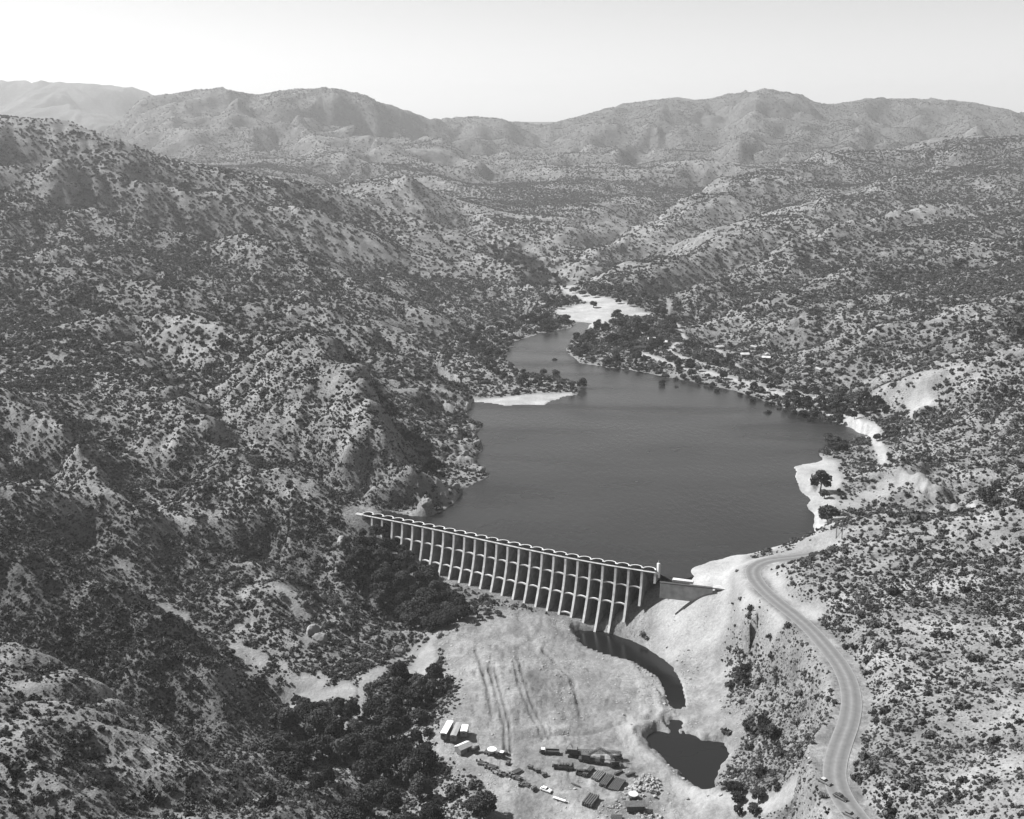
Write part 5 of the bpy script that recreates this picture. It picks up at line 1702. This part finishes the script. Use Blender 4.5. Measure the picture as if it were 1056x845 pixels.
c0 = at(667, 812)
for k in range(70):
    a = random.random() * 6.28; r_ = 5.5 * math.sqrt(random.random())
    boulder(c0[0] + r_ * math.cos(a) * 1.1, c0[1] + r_ * math.sin(a) * 1.6, random.uniform(.45, 1.1), 'pale boulder in the rounded rock heap right of the stacks', 'boulders in the rock heap', dz=max(0, (5.5 - r_)) * .45)
for k in range(34):
    p = at(653 + random.gauss(0, 5), 819 + random.gauss(0, 5))
    boulder(p[0], p[1], random.uniform(.5, 1.25), 'white boulder between rock heap and dark container', 'white boulders above the container')
for k in range(40):
    f_ = random.random()
    p = at(650 + 36 * f_ + random.gauss(0, 4), 834 + 14 * f_ + random.gauss(0, 3))
    boulder(p[0], p[1], random.uniform(.4, 1.2), 'pale boulder scattered at the lower edge beside the container', 'boulders beside the container')
for k in range(26):
    p = at(634 + random.gauss(0, 7), 833 + random.gauss(0, 4))
    boulder(p[0], p[1], random.uniform(.3, .7), 'small pale rock between the near stack and the container', 'rocks left of the container')
e = empty('container', at(655, 836), R(2), 1, 'dark open topped container surrounded by white boulders', 'container')
MB().box((0, 0, 1.3), (7, 3.6, 2.4)).build('body', m_dark, e, .05)
MB().box((0, 0, 2.62), (8.4, 4.2, .16)).build('lid', m_steel, e, .02)
for x in (-3, 3): MB().box((x, 0, .1), (.3, 3.4, .3)).build('skid', m_steel, e)
e = empty('rock_hopper', at(653, 824), R(0), 1, 'pale round bin on a dark stand above the container', 'bin')
MB().cyl((0, 0, 1.0), (0, 0, 2.2), 1.1, 2.0, 16).build('bin', m_conc, e); MB().box((0, 0, .6), (3.2, 3, 1.2)).build('stand', m_dark, e, .05)
# rocks along pool bank and stream
for k in range(60):
    q = STREAM2[random.randrange(5, len(STREAM2))] if k % 3 else STREAM1[random.randrange(len(STREAM1))]
    x, y = q[0] + random.gauss(0, 5), q[1] + random.gauss(0, 5)
    if field(d_st, np.array([x]), np.array([y]))[0] < 2: continue
    boulder(x, y, random.uniform(.35, .95), 'rock on the bank of the stream or its pool', 'rocks along the stream banks')
# outcrops on the left shore and the spur
for px, py, s, lb in ((322, 655, 5.5, 'tall split rock outcrop on the spur above the wash'), (330, 662, 4.5, 'shaded rock tower on the right side of the spur outcrop'), (352, 560, 4, 'dark cliff rock at the left end of the dam'),
                      (399, 583, 4, 'pale boulder among the trees below the left abutment'), (453, 657, 2.6, 'small white rock on the lip of the work yard'), 
                      (497, 487, 3.6, 'long pale rock at the water edge on the left shore'), (487, 486, 3, 'pale shore rock left of the long one'), (491, 460, 3.2, 'pale blocky rock at the water below the spit'), (480, 470, 3.5, 'bare rock face above the left shore'),
                      (470, 505, 3.5, 'dark rock dipping into the lake near the dam'), (455, 515, 4, 'rounded dark rock above the lake near the dam'), (440, 522, 4, 'large dark rock at the lake corner by the dam'), (412, 672, 3.2, 'pale rock at the foot of the spur')):
    p = at(px, py)
    o = boulder(p[0], p[1], s, lb, None, BG, sink=.3)
    o.name = 'rock_outcrop'; o['category'] = 'rock'
    o.scale = (s, s * .8, s * 1.15)
# cabins by the lake
for k, (px, py, rz, lb) in enumerate(((672, 352, 20, 'small white roofed cabin among the lake head trees, left of two'), (684, 355, -10, 'small white roofed cabin among the lake head trees, right of two'), (742, 360, 35, 'pale cabin beside the fork of the dirt tracks'), (768, 368, 5, 'pale cabin on the track behind the shore trees'),
                                      (790, 372, -15, 'pale cabin farthest right on the shore track'), (660, 361, 5, 'long dark roofed shelter on the sandy shore'))):
    e = empty('cabin', at(px, py), R(rz), 1, lb, 'cabin')
    w_, l_ = (5, 8) if 'dark' not in lb else (4, 14)
    rm = m_conc if 'dark' not in lb else m_dark
    MB().box((0, 0, 1.3), (l_, w_, 2.6)).build('wall', m_midp, e)
    MB().prism([(-w_ / 2 - .4, 2.6), (0, 4.2), (w_ / 2 + .4, 2.6)], -l_ / 2 - .4, l_ / 2 + .4).build('roof', rm, e)
    MB().box((1, -w_ / 2 - .03, 1.0), (1, .08, 2)).build('door', m_dark, e)
# scattered small buildings and cars of the settlement behind the far shore
g_ = random.Random(44)
for k in range(22):
    px = g_.uniform(722, 850); f_ = (px - 722) / 128; py = 350 + f_ * 44 + g_.uniform(-10, 9)
    p = at(px, py)
    if p[2] < .6: continue
    big = k % 3 != 0
    if big:
        e = empty('cabin', p, g_.random() * 3, 1, 'small low cabin in the settlement behind the far right shore', 'cabin', 'cabins of the shore settlement')
        l_, w_, h_ = g_.uniform(5, 9), g_.uniform(4, 5), 2.4
        MB().box((0, 0, h_ / 2), (l_, w_, h_)).build('wall', m_midp, e)
        MB().prism([(-w_ / 2 - .3, h_), (0, h_ + 1.1), (w_ / 2 + .3, h_)], -l_ / 2 - .3, l_ / 2 + .3).build('roof', (m_conc, m_greyroof, m_dark)[k % 3 if k % 2 else 1], e)
        MB().box((.5, -w_ / 2 - .03, 1.0), (.9, .06, 1.9)).build('door', m_dark, e)
    else:
        e = empty('parked_car', p, g_.random() * 3, 1, 'tiny parked car among the cabins behind the far right shore', 'car', 'cars of the shore settlement')
        MB().box((0, 0, .7), (4.8, 1.8, .7), 0, .95).build('body', (m_conc, m_dark)[k % 2], e)
        MB().box((-.2, 0, 1.3), (2.4, 1.6, .5), 0, .85).build('cabin_roof', (m_dark, m_conc)[k % 2], e)
# poles
def pole(px, py, h_, label, arms=1, group=None):
    e = empty('utility_pole', at(px, py, -.2), R(20), 1, label, 'utility pole', group)
    MB().cyl((0, 0, 0), (0, 0, h_), .26, .17, 10).build('pole', m_wood, e)
    for a in range(arms):
        c_ = MB().box((0, 0, h_ - .7 - a * 1.3), (3.6, .16, .2)).build('crossarm', m_wood, e)
        for x in (-1.6, -.7, .7, 1.6): MB().cyl((x, 0, h_ - .6 - a * 1.3), (x, 0, h_ - .3 - a * 1.3), .08, n=6).build('insulator', m_midp, c_)


pole(862, 557, 11.5, 'utility pole above the right shore, left of a pair', 1)
pole(868, 556, 12.5, 'utility pole above the right shore, right of a pair', 1)
pole(995, 713, 10, 'single dark utility pole with crossarm on the pale right slope', 2)
pole(943, 440, 10, 'distant utility pole on the bright clearing above the right bay', 1)
# loose stones over the yard, its edges and the banks
g_ = np.random.default_rng(21)
n_ = 70000
x = g_.uniform(-45, 190, n_); y = g_.uniform(330, 640, n_)
ds = field(d_site, x, y); dst = field(d_st, x, y); dr = field(d_road, x, y)
pr = np.where(ds < 0, .22 + .5 * np.exp(-(ds / 7) ** 2), .5 * np.exp(-(ds / 12) ** 2)) + .5 * np.exp(-((dst - 5) / 4) ** 2)
pr = pr * np.clip(.5 + 2.2 * fbm(x / 12, y / 12, 3, 55), 0, 1)
ok = (g_.random(n_) < pr) & (dst > 2.5) & (dr > 7) & (field(d_dam, x, y) > 14) & (field(d_lane, x, y) > 4)
x, y = x[ok], y[ok]; s_ = np.exp(g_.normal(size=len(x)) * .45) * .26
me = bpy.data.meshes.new('loose_stones'); me.vertices.add(len(x)); me.vertices.foreach_set('co', np.stack([x, y, ground(x, y)], 1).astype(np.float32).ravel())
for nm, arr in (('tree_size', s_),):
    at_ = me.attributes.new(nm, 'FLOAT', 'POINT'); at_.data.foreach_set('value', arr.astype(np.float32))
st = bpy.data.objects.new('loose_stones', me); COL.objects.link(st); st['kind'] = 'stuff'; st['label'] = 'loose stones strewn over the yard and the stream banks'
ng3 = ng2.copy(); ng3.name = 'scatter_stones'
for n in ng3.nodes:
    if n.bl_idname == 'GeometryNodeObjectInfo': n.inputs['Object'].default_value = next(o for o in COL.objects if o.name.startswith('boulder') and o.data == BM[0])
md = st.modifiers.new('scatter', 'NODES'); md.node_group = ng3
print('DONE objects', len(scene.objects))
